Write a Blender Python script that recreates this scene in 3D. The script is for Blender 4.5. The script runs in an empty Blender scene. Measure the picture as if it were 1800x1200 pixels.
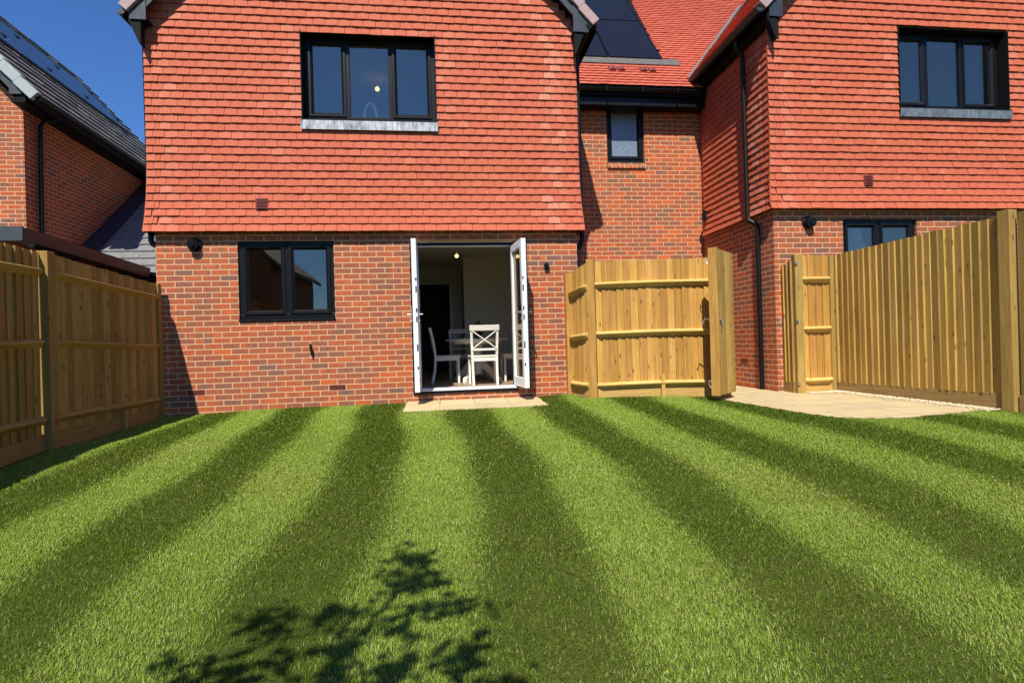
import bpy, bmesh, math, random
import numpy as np
from mathutils import Vector, Matrix
random.seed(7); rng = np.random.default_rng(7)
S = bpy.context.scene
COL = S.collection

# ------------------------------------------------------------------ helpers
class MB:
    def __init__(s): s.v = []; s.f = []; s.a = []
    def add(s, vs, fs, a=0.0):
        o = len(s.v); s.v += [tuple(v) for v in vs]; s.f += [tuple(i + o for i in f) for f in fs]; s.a += [a] * len(vs)
    def hexa(s, p, a=0.0):   # p: bottom 4 (ccw), top 4
        s.add(p, [(3, 2, 1, 0), (4, 5, 6, 7), (0, 1, 5, 4), (1, 2, 6, 5), (2, 3, 7, 6), (3, 0, 4, 7)], a)
    def box(s, x0, x1, y0, y1, z0, z1):
        s.hexa([(x0, y0, z0), (x1, y0, z0), (x1, y1, z0), (x0, y1, z0), (x0, y0, z1), (x1, y0, z1), (x1, y1, z1), (x0, y1, z1)])
    def obox(s, o, U, V, W):   # corner o and three edge vectors
        o = Vector(o); U = Vector(U); V = Vector(V); W = Vector(W)
        s.hexa([o, o + U, o + U + V, o + V, o + W, o + U + W, o + U + V + W, o + V + W])
    def beam(s, p, q, w, h, up=(0, 0, 1)):
        p = Vector(p); q = Vector(q); d = (q - p).normalized(); r = d.cross(Vector(up)).normalized(); u = r.cross(d)
        s.obox(p - r * w / 2 - u * h / 2, r * w, u * h, q - p)
    def prism(s, poly, d):     # planar polygon of 3D points, extruded along d
        n = len(poly); d = Vector(d); P = [Vector(p) for p in poly]
        s.add(P + [p + d for p in P], [tuple(range(n))[::-1], tuple(range(n, 2 * n))] + [(i, (i + 1) % n, n + (i + 1) % n, n + i) for i in range(n)])
    def tube(s, path, r, seg=10, cap=True):
        P = [Vector(p) for p in path]; n = len(P)
        R = r if isinstance(r, (list, tuple)) else [r] * n
        rings = []; ref = None
        for i in range(n):
            d = ((P[min(i + 1, n - 1)] - P[max(i - 1, 0)])).normalized()
            if ref is None:
                ref = d.orthogonal().normalized()
            ref = (ref - d * ref.dot(d)).normalized(); b = d.cross(ref)
            rings.append([P[i] + (ref * math.cos(2 * math.pi * k / seg) + b * math.sin(2 * math.pi * k / seg)) * R[i] for k in range(seg)])
        vs = [v for g in rings for v in g]; fs = []
        for i in range(n - 1):
            for k in range(seg):
                k2 = (k + 1) % seg; fs.append((i * seg + k, i * seg + k2, (i + 1) * seg + k2, (i + 1) * seg + k))
        if cap: fs += [tuple(range(seg))[::-1], tuple(range((n - 1) * seg, n * seg))]
        s.add(vs, fs)
    def lathe(s, c, prof, seg=20):   # prof: (radius, z) up the axis
        c = Vector(c); vs = []; fs = []
        for r, z in prof:
            vs += [c + Vector((r * math.cos(2 * math.pi * k / seg), r * math.sin(2 * math.pi * k / seg), z)) for k in range(seg)]
        for i in range(len(prof) - 1):
            for k in range(seg):
                k2 = (k + 1) % seg; fs.append((i * seg + k, i * seg + k2, (i + 1) * seg + k2, (i + 1) * seg + k))
        fs += [tuple(range(seg))[::-1], tuple(range((len(prof) - 1) * seg, len(prof) * seg))]
        s.add(vs, fs)

def org(p):
    while p is not None:
        if '_o' in ORG.get(p.name, {}): return ORG[p.name]['_o']
        p = p.parent
    return Vector((0, 0, 0))
ORG = {}
def obj(name, mb, m, parent=None, bevel=0, smooth=False, label=None, loc=(0, 0, 0)):
    me = bpy.data.meshes.new(name); o0 = org(parent) if parent is not None else Vector(loc)
    me.from_pydata([(x - o0[0], y - o0[1], z - o0[2]) for x, y, z in mb.v], [], mb.f)
    if any(mb.a):
        at = me.attributes.new('smear', 'FLOAT', 'POINT'); at.data.foreach_set('value', mb.a)
    bm = bmesh.new(); bm.from_mesh(me); bmesh.ops.recalc_face_normals(bm, faces=bm.faces)
    if bevel:
        ed = [e for e in bm.edges if len(e.link_faces) == 2 and e.calc_face_angle(0) > .6]
        bmesh.ops.bevel(bm, geom=ed, offset=bevel, segments=2, profile=.5, affect='EDGES', clamp_overlap=True)
    bm.to_mesh(me); bm.free()
    if smooth:
        me.shade_smooth()
        try: me.set_sharp_from_angle(angle=math.radians(40))
        except Exception: pass
    me.materials.append(m)
    o = bpy.data.objects.new(name, me); COL.objects.link(o)
    if parent is not None: o.parent = parent
    else: o.location = loc
    if label: o['label'] = label
    return o
def thing(name, label, cat, loc=(0, 0, 0), group=None):
    o = bpy.data.objects.new(name, None); COL.objects.link(o); o.location = loc; o.empty_display_size = .2
    ORG[o.name] = {'_o': Vector(loc)}
    o['label'] = label; o['category'] = cat
    if group: o['group'] = group
    return o
def tag(o, label, cat, group=None):
    o['label'] = label; o['category'] = cat
    if group: o['group'] = group
    return o
def struct(o, kind='structure'): o['kind'] = kind; return o
def lerp(a, b, t): return a + (b - a) * t
def sstep(x, a, b):
    t = np.clip((x - a) / (b - a), 0, 1); return t * t * (3 - 2 * t)

# ------------------------------------------------------------------ materials
class NT:
    def __init__(s, name):
        s.m = bpy.data.materials.new(name); s.m.use_nodes = True; s.t = s.m.node_tree
        s.t.nodes.clear(); s.out = s.t.nodes.new('ShaderNodeOutputMaterial')
    def n(s, ty, **kw):
        nd = s.t.nodes.new('ShaderNode' + ty)
        for k, v in kw.items(): setattr(nd, k, v)
        return nd
    def put(s, sock, v):
        if isinstance(v, bpy.types.NodeSocket): s.t.links.new(v, sock)
        elif isinstance(v, bpy.types.Node): s.t.links.new(v.outputs[0], sock)
        elif v is not None:
            if hasattr(sock.default_value, '__len__') and not isinstance(v, (int, float)):
                v = tuple(v); sock.default_value = v + (1.0,) if len(sock.default_value) == 4 and len(v) == 3 else v
            else: sock.default_value = v
    def math(s, op, a, b=None, c=None):
        nd = s.n('Math', operation=op)
        for i, v in enumerate((a, b, c)):
            if v is not None: s.put(nd.inputs[i], v)
        return nd.outputs[0]
    def mix(s, f, a, b, mode='MIX'):
        nd = s.n('Mix', data_type='RGBA', blend_type=mode)
        s.put(nd.inputs['Factor'], f); s.put(nd.inputs[6], a); s.put(nd.inputs[7], b); return nd.outputs[2]
    def ramp(s, f, stops, interp='LINEAR'):
        nd = s.n('ValToRGB'); cr = nd.color_ramp; cr.interpolation = interp
        while len(cr.elements) < len(stops): cr.elements.new(.5)
        for e, (p, c) in zip(cr.elements, stops):
            e.position = p; e.color = (c, c, c, 1) if isinstance(c, (int, float)) else tuple(c) + (1,)
        s.put(nd.inputs[0], f); return nd.outputs[0]
    def noise(s, vec, scale, detail=4, rough=.55, dist=0):
        nd = s.n('TexNoise'); s.put(nd.inputs['Scale'], scale); s.put(nd.inputs['Detail'], detail); s.put(nd.inputs['Roughness'], rough); s.put(nd.inputs['Distortion'], dist)
        if vec is not None: s.put(nd.inputs['Vector'], vec)
        return nd.outputs[0]
    def comb(s, x, y, z):
        nd = s.n('CombineXYZ')
        for i, v in enumerate((x, y, z)): s.put(nd.inputs[i], v)
        return nd.outputs[0]
    def sep(s, v):
        nd = s.n('SeparateXYZ'); s.put(nd.inputs[0], v); return nd.outputs
    def vmul(s, v, k):
        nd = s.n('VectorMath', operation='MULTIPLY'); s.put(nd.inputs[0], v); s.put(nd.inputs[1], k); return nd.outputs[0]
    def vadd(s, v, k):
        nd = s.n('VectorMath', operation='ADD'); s.put(nd.inputs[0], v); s.put(nd.inputs[1], k); return nd.outputs[0]
    def attr(s, nm):
        nd = s.n('Attribute', attribute_name=nm); return nd
    def geo(s): return s.n('NewGeometry').outputs
    def tc(s): return s.n('TexCoord').outputs
    def bsdf(s, col, rough=.6, bump=None, bstr=.3, bdist=.01, metal=0, spec=.5, **kw):
        b = s.n('BsdfPrincipled'); s.put(b.inputs['Base Color'], col); s.put(b.inputs['Roughness'], rough); s.put(b.inputs['Metallic'], metal)
        s.put(b.inputs['Specular IOR Level'], spec)
        for k, v in kw.items(): s.put(b.inputs[k.replace('_', ' ')], v)
        if bump is not None:
            bp = s.n('Bump'); s.put(bp.inputs['Strength'], bstr); s.put(bp.inputs['Distance'], bdist); s.put(bp.inputs['Height'], bump)
            s.t.links.new(bp.outputs[0], b.inputs['Normal'])
        s.t.links.new(b.outputs[0], s.out.inputs[0]); return b

def m_brick(name, xoff=0.0, zoff=0.0, tone=(1, 1, 1)):
    s = NT(name); g = s.geo(); P = s.sep(g['Position']); N = s.sep(g['True Normal'])
    isx = s.math('GREATER_THAN', s.math('ABSOLUTE', N[0]), .7)
    U = s.math('ADD', s.math('MULTIPLY', P[0], s.math('SUBTRACT', 1, isx)), s.math('MULTIPLY', P[1], isx))
    w1 = s.math('MULTIPLY', s.math('SUBTRACT', s.noise(g['Position'], 6, 2), .5), .010)
    w2 = s.math('MULTIPLY', s.math('SUBTRACT', s.noise(s.vadd(g['Position'], (7, 3, 5)), 7, 2), .5), .008)
    U = s.math('ADD', s.math('ADD', U, xoff), w1); V = s.math('ADD', s.math('ADD', P[2], zoff), w2)
    r = s.math('DIVIDE', V, .075); row = s.math('FLOOR', r); fv = s.math('FRACT', r)
    par = s.math('MULTIPLY', s.math('FLOORED_MODULO', row, 2), .5)
    c = s.math('ADD', s.math('DIVIDE', U, .225), par); col = s.math('FLOOR', c); fu = s.math('FRACT', c)
    du = s.math('MULTIPLY', s.math('MINIMUM', fu, s.math('SUBTRACT', 1, fu)), .225)
    dv = s.math('MULTIPLY', s.math('MINIMUM', fv, s.math('SUBTRACT', 1, fv)), .075)
    d = s.math('MINIMUM', du, dv)
    mr = s.n('MapRange', interpolation_type='SMOOTHSTEP'); s.put(mr.inputs[0], d); s.put(mr.inputs[1], .0050); s.put(mr.inputs[2], .0074)
    brick = mr.outputs[0]
    wn = s.n('TexWhiteNoise', noise_dimensions='2D'); s.put(wn.inputs['Vector'], s.comb(col, row, 0))
    rc = s.sep(wn.outputs['Color'])
    def T(c): return tuple(a * b for a, b in zip(c, tone))
    base = s.ramp(rc[0], [(0, T((.47, .105, .028))), (.16, T((.40, .090, .030))), (.55, T((.325, .083, .036))), (.80, T((.27, .082, .043))), (.93, T((.22, .085, .052))), (1, T((.165, .085, .060)))])
    alt = s.ramp(rc[1], [(0, T((.44, .092, .028))), (.5, T((.27, .082, .043))), (1, T((.155, .085, .060)))])
    bandv = s.comb(s.math('ADD', s.math('MULTIPLY', U, 11), s.math('MULTIPLY', rc[2], 40)), s.math('MULTIPLY', V, 1.2), s.math('MULTIPLY', rc[0], 30))
    band = s.ramp(s.noise(bandv, 1.0, 2), [(.46, 0.0), (.56, 1.0)])
    hasb = s.ramp(rc[2], [(.35, 0.0), (.55, .85)])
    bc = s.mix(s.math('MULTIPLY', band, hasb), base, alt)
    streak = s.noise(s.comb(s.math('MULTIPLY', U, 90), s.math('MULTIPLY', V, 12), P[1]), 1, 3, .6)
    fine = s.noise(g['Position'], 160, 3, .7)
    bc = s.mix(.55, bc, s.ramp(streak, [(.25, .35), (.75, .85)]), 'OVERLAY')
    bc = s.mix(.4, bc, s.ramp(fine, [(.25, .3), (.75, .8)]), 'OVERLAY')
    mort = s.mix(s.noise(g['Position'], 45, 3), (.58, .34, .165), (.78, .485, .25))
    dirt = s.ramp(s.noise(g['Position'], 1.3, 5, .6), [(.35, .0), (.7, .22)])
    colr = s.mix(brick, mort, bc)
    colr = s.mix(dirt, colr, s.mix(.5, colr, (.30, .20, .14)))
    hgt = s.math('ADD', brick, s.math('MULTIPLY', fine, .35))
    s.bsdf(colr, .85, hgt, .55, .006, spec=.25)
    return s.m

def m_tile(name, c0=(.490, .106, .047), c1=(.545, .142, .070), c2=(.455, .092, .038)):
    s = NT(name); g = s.geo(); ri = g['Random Per Island']
    wn = s.n('TexWhiteNoise', noise_dimensions='1D'); s.put(wn.inputs['W'], s.math('MULTIPLY', ri, 917)); r2 = s.sep(wn.outputs['Color'])
    base = s.ramp(ri, [(0, c2), (.3, c0), (.85, c0), (1, c1)])
    off = s.comb(s.math('MULTIPLY', ri, 50), 0, 0)
    Pn = s.vadd(g['Position'], off)
    blot = s.noise(Pn, 14, 4, .6); fine = s.noise(Pn, 130, 3, .7)
    base = s.mix(s.ramp(blot, [(.35, 0.0), (.75, .5)]), base, c1)
    base = s.mix(.3, base, s.ramp(fine, [(.25, .3), (.75, .75)]), 'OVERLAY')
    P = s.sep(g['Position'])
    strk = s.noise(s.comb(s.math('MULTIPLY', s.math('ADD', P[0], P[1]), 55), s.math('MULTIPLY', P[2], 4), s.math('MULTIPLY', ri, 30)), 1, 3, .6)
    pale = s.ramp(s.noise(Pn, 9, 3), [(.62, 0.0), (.72, .25)])
    sm = s.math('MULTIPLY', s.attr('smear').outputs['Fac'], s.ramp(s.math('ADD', s.math('MULTIPLY', strk, .6), s.math('MULTIPLY', r2[1], .45)), [(.46, .0), (.80, .62)]))
    fac = s.math('MAXIMUM', sm, s.math('MULTIPLY', pale, s.ramp(r2[0], [(.8, 0.0), (.9, 1.0)])))
    base = s.mix(fac, base, (.70, .34, .22))
    s.bsdf(base, .75, s.math('ADD', fine, blot), .25, .003, spec=.3)
    return s.m

def m_wood(name, a, b, dark, axis='Z', rough=.75, knots=True):
    s = NT(name); g = s.geo(); ri = g['Random Per Island']
    o = s.tc()['Object']; P = s.sep(o)
    sh = s.math('MULTIPLY', ri, 37)
    if axis == 'Z': gx, gy, gz_ = s.math('ADD', P[0], sh), s.math('ADD', P[1], sh), P[2]; v = s.comb(s.math('MULTIPLY', gx, 34), s.math('MULTIPLY', gy, 34), s.math('MULTIPLY', gz_, 1.6)); kv = s.comb(s.math('MULTIPLY', gx, 12), s.math('MULTIPLY', gy, 12), s.math('MULTIPLY', s.math('ADD', gz_, sh), 4.6))
    else: gx, gy, gz_ = s.math('ADD', P[0], sh), s.math('ADD', P[1], sh), P[2]; v = s.comb(s.math('MULTIPLY', gx, 1.8), s.math('MULTIPLY', gy, 1.8), s.math('MULTIPLY', gz_, 40)); kv = s.comb(s.math('MULTIPLY', gx, 3), s.math('MULTIPLY', gy, 3), s.math('MULTIPLY', gz_, 9))
    n1 = s.noise(v, 1, 5, .6, .4); n2 = s.noise(s.vmul(v, (3, 3, 2)), 1, 3, .7)
    base = s.mix(s.ramp(n1, [(.38, 0.0), (.62, 1.0)]), a, b)
    base = s.mix(s.ramp(n2, [(.50, 0.0), (.74, .6)]), base, dark)
    wn = s.n('TexWhiteNoise', noise_dimensions='1D'); s.put(wn.inputs['W'], s.math('MULTIPLY', ri, 531))
    base = s.mix(.6, base, s.ramp(wn.outputs['Value'], [(0, .30), (1, .66)]), 'OVERLAY')
    if knots:
        vo = s.n('TexVoronoi'); s.put(vo.inputs['Scale'], 1.0); s.put(vo.inputs['Vector'], kv)
        k = s.ramp(vo.outputs['Distance'], [(.07, 1.0), (.20, 0.0)])
        vc = s.sep(vo.outputs['Color']); k = s.math('MULTIPLY', k, s.math('GREATER_THAN', vc[0], .48))
        base = s.mix(s.math('MULTIPLY', k, .8), base, tuple(c * .35 for c in dark))
    wc = s.sep(wn.outputs['Color']); base = s.mix(s.ramp(wc[1], [(.5, 0.0), (1, .6)]), base, s.mix(1.0, base, (.78, .90, .66), 'MULTIPLY'))
    big = s.noise(s.vmul(o, (1.5, 1.5, .8)), 1, 3)
    base = s.mix(s.ramp(big, [(.4, 0.0), (.75, .3)]), base, dark)
    s.bsdf(base, rough, n1, .35, .004, spec=.3)
    return s.m

def m_plain(name, c, rough=.5, metal=0, spec=.5, var=.12, nscale=20, bump=0, **kw):
    s = NT(name); o = s.tc()['Object']; n = s.noise(o, nscale, 4, .6)
    lo = tuple(x * (1 - var) for x in c); hi = tuple(min(1, x * (1 + var)) for x in c)
    col = s.mix(s.ramp(n, [(.3, 0.0), (.7, 1.0)]), lo, hi)
    r = s.math('ADD', s.math('MULTIPLY', n, .15), rough - .07)
    s.bsdf(col, r, n if bump else None, bump, .004, metal=metal, spec=spec, **kw)
    return s.m

def m_glass(name, refl=.22, tint=(.35, .38, .40), rough=.0):
    s = NT(name)
    gl = s.n('BsdfGlossy'); s.put(gl.inputs['Roughness'], rough); s.put(gl.inputs['Color'], (1.0, .86, .70))
    tr = s.n('BsdfTransparent'); s.put(tr.inputs['Color'], tint)
    lw = s.n('LayerWeight'); s.put(lw.inputs['Blend'], .35)
    f = s.math('MINIMUM', s.math('ADD', s.math('MULTIPLY', lw.outputs['Fresnel'], .8), refl), 1)
    o = s.tc()['Object']
    bp = s.n('Bump'); s.put(bp.inputs['Strength'], .06); s.put(bp.inputs['Distance'], .01); s.put(bp.inputs['Height'], s.noise(o, 2.2, 1)); s.t.links.new(bp.outputs[0], gl.inputs['Normal'])
    mx = s.n('MixShader'); s.put(mx.inputs[0], f); s.t.links.new(tr.outputs[0], mx.inputs[1]); s.t.links.new(gl.outputs[0], mx.inputs[2])
    s.t.links.new(mx.outputs[0], s.out.inputs[0]); return s.m

def m_frost(name):
    s = NT(name); o = s.tc()['Object']; n = s.noise(o, 70, 2, .5, .6)
    col = s.mix(s.ramp(n, [(.35, 0.0), (.68, 1.0)]), (.13, .17, .23), (.25, .30, .36))
    s.bsdf(col, .22, n, .6, .004, spec=.7); return s.m

def m_emit(name, c, st):
    s = NT(name); e = s.n('Emission'); s.put(e.inputs[0], c); s.put(e.inputs[1], st); s.t.links.new(e.outputs[0], s.out.inputs[0]); return s.m

def m_lead(name, lo, hi):
    s = NT(name); P = s.sep(s.tc()['Object'])
    n = s.noise(s.comb(s.math('MULTIPLY', P[0], 26), P[1], s.math('MULTIPLY', P[2], 5)), 1, 5, .65, .5)
    n2 = s.noise(s.tc()['Object'], 9, 3)
    col = s.mix(s.ramp(s.math('ADD', s.math('MULTIPLY', n, .7), s.math('MULTIPLY', n2, .3)), [(.38, 0.0), (.62, 1.0)]), lo, hi)
    s.bsdf(col, .5, n, .3, .004, metal=.0, spec=.5); return s.m

def m_solar(name):
    s = NT(name); o = s.tc()['Object']; n = s.noise(o, 3, 3)
    P = s.sep(o); l = s.math('FRACT', s.math('MULTIPLY', P[2], 9)); line = s.ramp(l, [(.0, .0), (.04, .0), (.05, 1.0)])
    col = s.mix(line, (.022, .024, .03), s.mix(n, (.009, .010, .016), (.014, .016, .026)))
    s.bsdf(col, .3, None, spec=.12); return s.m

def m_grass(name):
    s = NT(name); t = s.attr('tint').outputs['Color']
    ao = s.n('Attribute', attribute_name='along')
    col = s.mix(s.math('MULTIPLY', ao.outputs['Fac'], .55), t, s.mix(.5, t, (.34, .45, .06)))
    d = s.n('BsdfDiffuse'); s.put(d.inputs[0], col)
    tr = s.n('BsdfTranslucent'); s.put(tr.inputs[0], s.mix(.5, col, (.25, .35, .03)))
    gl = s.n('BsdfGlossy'); s.put(gl.inputs[0], (.9, .95, .8)); s.put(gl.inputs['Roughness'], .5)
    m1 = s.n('MixShader'); s.put(m1.inputs[0], .28); s.t.links.new(d.outputs[0], m1.inputs[1]); s.t.links.new(tr.outputs[0], m1.inputs[2])
    m2 = s.n('MixShader'); s.put(m2.inputs[0], .018); s.t.links.new(m1.outputs[0], m2.inputs[1]); s.t.links.new(gl.outputs[0], m2.inputs[2])
    s.t.links.new(m2.outputs[0], s.out.inputs[0]); return s.m

def m_ground(name):
    s = NT(name); g = s.geo(); n = s.noise(g['Position'], 30, 5, .65); n2 = s.noise(g['Position'], .6, 4)
    col = s.mix(n, (.040, .058, .008), (.085, .105, .018)); col = s.mix(s.ramp(n2, [(.4, 0.0), (.8, .3)]), col, (.10, .09, .03))
    s.bsdf(col, .95, n, .6, .02, spec=.1); return s.m

def m_stone(name, lo, hi, spot):
    s = NT(name); g = s.geo(); ri = g['Random Per Island']
    n = s.noise(g['Position'], 5, 5, .6, .6); f = s.noise(g['Position'], 120, 3, .7)
    P = s.sep(g['Position']); lay = s.noise(s.comb(s.math('MULTIPLY', P[0], 3), s.math('MULTIPLY', P[1], 14), ri), 1, 4, .6, .6)
    col = s.mix(s.ramp(s.math('ADD', s.math('MULTIPLY', n, .5), s.math('MULTIPLY', lay, .5)), [(.35, 0.0), (.65, 1.0)]), lo, hi)
    col = s.mix(.5, col, s.ramp(ri, [(0, .38), (1, .6)]), 'OVERLAY')
    col = s.mix(s.ramp(f, [(.6, 0.0), (.8, .4)]), col, spot)
    s.bsdf(col, .85, s.math('ADD', lay, s.math('MULTIPLY', f, .4)), .4, .006, spec=.3); return s.m

M = {}
M['brick'] = m_brick('brick red multi')
M['brick_link'] = m_brick('brick orange link', .03, -.02, (1.12, 1.06, .98))
M['brick_far'] = m_brick('brick neighbour', .1, .03, (1.0, 1.0, 1.0))
M['tile'] = m_tile('clay tile')
M['roof_tile'] = m_tile('clay roof tile', (.49, .105, .058), (.55, .145, .085), (.44, .088, .046))
M['wood_front'] = m_wood('fence timber front', (.44, .265, .065), (.56, .36, .10), (.20, .108, .022))
M['wood_rail'] = m_wood('fence timber rail', (.36, .215, .065), (.45, .29, .11), (.20, .115, .036), 'X', knots=False)
M['wood_gold'] = m_wood('fence timber golden', (.52, .255, .048), (.65, .37, .10), (.31, .135, .020))
M['wood_gold_rail'] = m_wood('fence timber golden rail', (.60, .37, .10), (.72, .48, .17), (.40, .22, .05), 'X', knots=False)
M['wood_shade'] = m_wood('fence timber shaded', (.375, .205, .046), (.475, .27, .072), (.15, .072, .016))  # left fence copy: its shade is put into a darker timber colour
M['wood_shade_rail'] = m_wood('fence timber shaded rail', (.41, .23, .058), (.50, .295, .085), (.20, .105, .027), 'X', knots=False)
M['black'] = m_plain('black upvc', (.007, .0072, .0075), .38, spec=.22, var=.2, nscale=60)
M['blackmatt'] = m_plain('black trim', (.008, .008, .0085), .7, var=.2, spec=.15)
M['barge'] = m_plain('grey bargeboard', (.030, .036, .044), .45, var=.15, nscale=9)
M['cap'] = m_plain('verge cap', (.40, .27, .25), .7, var=.12, nscale=14, bump=.2)
M['cap_grey'] = m_plain('verge cap grey', (.36, .40, .38), .7, var=.1, nscale=14, bump=.2)
M['white'] = m_plain('white upvc', (.80, .80, .78), .35, var=.03)
M['white_paint'] = m_plain('white painted wood', (.80, .75, .64), .5, var=.04)
M['alu'] = m_plain('threshold aluminium', (.66, .68, .68), .4, var=.06)
M['steel'] = m_plain('galvanised steel', (.50, .50, .48), .35, metal=.9, var=.15)
M['wall_in'] = m_plain('interior paint', (.82, .76, .61), .8, var=.03)
M['wall_dark'] = m_plain('dark interior wall', (.10, .085, .065), .8, var=.05)  # very low tone for the hallway and kitchen rear walls
M['floor_in'] = m_plain('oak floor', (.36, .26, .17), .4, var=.2, nscale=6)
M['dark_in'] = m_plain('dark cupboard', (.03, .028, .026), .5, var=.1)
M['glass_up'] = m_glass('glass upper', .13, (.90, .91, .91))
M['glass'] = m_glass('glass lower', .09, (.74, .75, .75))
M['glass_door'] = m_glass('glass door', .05, (.72, .75, .76))
M['frost'] = m_frost('obscure glass')
M['lead'] = m_lead('lead flashing bright', (.20, .21, .22), (.75, .76, .76))
M['lead_dark'] = m_lead('lead flashing dull', (.085, .10, .115), (.22, .25, .27))
M['solar'] = m_solar('solar panel')
M['solar_left'] = m_plain('solar panel blue', (.028, .040, .062), .22, var=.15, nscale=4, spec=.6)
M['conc'] = m_plain('dark concrete tile', (.17, .162, .15), .7, var=.3, nscale=18, bump=.3)
M['slate'] = m_plain('black garage tile', (.21, .21, .20), .5, var=.25, nscale=16, bump=.2)
M['vent'] = m_plain('terracotta plastic', (.20, .040, .030), .5, var=.1)
M['stone'] = m_stone('sandstone paving', (.54, .42, .21), (.66, .54, .30), (.38, .30, .16))
M['stone2'] = m_stone('grey sandstone path', (.46, .40, .29), (.60, .52, .37), (.36, .29, .18))
M['gravel'] = m_plain('buff gravel', (.62, .52, .33), .9, var=.35, nscale=70)
M['fascia_brown'] = m_plain('brown fascia', (.16, .085, .050), .6, var=.15, nscale=10)
M['fascia_grey'] = m_plain('grey fascia', (.050, .055, .058), .5, var=.15, nscale=10)
M['ground'] = m_ground('lawn soil')
M['grass'] = m_grass('grass blades')
M['leaf'] = m_plain('leaf green', (.075, .14, .028), .5, var=.3)
M['bark'] = m_plain('bark', (.14, .10, .07), .9, var=.3, nscale=40, bump=.5)
M['bulb'] = m_emit('lamp bulb warm', (1, .74, .26), 2.6)
M['pot'] = m_plain('dark pot', (.04, .035, .03), .6)

# ------------------------------------------------------------------ terrain
BY = [0, .9, 2, 2.7, 3.5, 4.5, 5.5, 7.7, 14]
BZ = [-.15, -.155, -.20, -.26, -.33, -.41, -.45, -.50, -.55]
RY = [0, 1, 3, 4.2, 5.5, 7.7, 14]; RZ = [-.155, -.16, -.185, -.27, -.38, -.48, -.55]
def gz(x, y):
    x = np.asarray(x, float); y = np.asarray(y, float)
    b = np.interp(-y, BY, BZ); r = np.interp(-y, RY, RZ)
    z = b + (r - b) * sstep(x, 5.2, 8.0)
    z = z - .055 * (1 - sstep(x, -.2, 1.6)) * (1 - sstep(-y, 1.2, 2.6))
    z = z + .035 * sstep(x, 4.6, 5.6) * (1 - sstep(x, 6.4, 7.4)) * (1 - sstep(-y, .8, 2.0))
    return z + .008 * np.sin(x * 2.3 + 1) * np.sin(y * 1.9) * sstep(-y, .9, 1.6)
xs = np.concatenate([[-400, -120, -40, -16, -8, -4], np.arange(-2, 12.01, .2), [14, 18, 30, 60, 140, 400]])
ys = np.concatenate([[-400, -120, -40, -20, -14], np.arange(-9, .41, .2), [1, 3, 8, 20, 60, 140, 400]])
GX, GY = np.meshgrid(xs, ys); GZ = gz(GX, GY)
mb = MB(); nx = len(xs)
mb.add(list(zip(GX.ravel(), GY.ravel(), GZ.ravel())), [(j * nx + i, j * nx + i + 1, (j + 1) * nx + i + 1, (j + 1) * nx + i) for j in range(len(ys) - 1) for i in range(nx - 1)])
struct(obj('ground', mb, M['ground'], smooth=True))

# ------------------------------------------------------------------ generic building pieces
def wall_holes(mb, x0, x1, z0, z1, y0, y1, holes):
    X = sorted({x0, x1} | {h[0] for h in holes} | {h[1] for h in holes}); Z = sorted({z0, z1} | {h[2] for h in holes} | {h[3] for h in holes})
    X = [x for x in X if x0 <= x <= x1]; Z = [z for z in Z if z0 <= z <= z1]
    def solid(i, j):
        if i < 0 or j < 0 or i >= len(X) - 1 or j >= len(Z) - 1: return False
        cx, cz = (X[i] + X[i + 1]) / 2, (Z[j] + Z[j + 1]) / 2
        return not any(h[0] < cx < h[1] and h[2] < cz < h[3] for h in holes)
    for i in range(len(X) - 1):
        for j in range(len(Z) - 1):
            if not solid(i, j): continue
            a, b, c, d = X[i], X[i + 1], Z[j], Z[j + 1]
            mb.add([(a, y0, c), (b, y0, c), (b, y0, d), (a, y0, d)], [(0, 1, 2, 3)])
            mb.add([(a, y1, c), (b, y1, c), (b, y1, d), (a, y1, d)], [(3, 2, 1, 0)])
            if not solid(i - 1, j): mb.add([(a, y0, c), (a, y0, d), (a, y1, d), (a, y1, c)], [(0, 1, 2, 3)])
            if not solid(i + 1, j): mb.add([(b, y0, c), (b, y1, c), (b, y1, d), (b, y0, d)], [(0, 1, 2, 3)])
            if not solid(i, j - 1): mb.add([(a, y0, c), (a, y1, c), (b, y1, c), (b, y0, c)], [(0, 1, 2, 3)])
            if not solid(i, j + 1): mb.add([(a, y0, d), (b, y0, d), (b, y1, d), (a, y1, d)], [(0, 1, 2, 3)])

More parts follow.
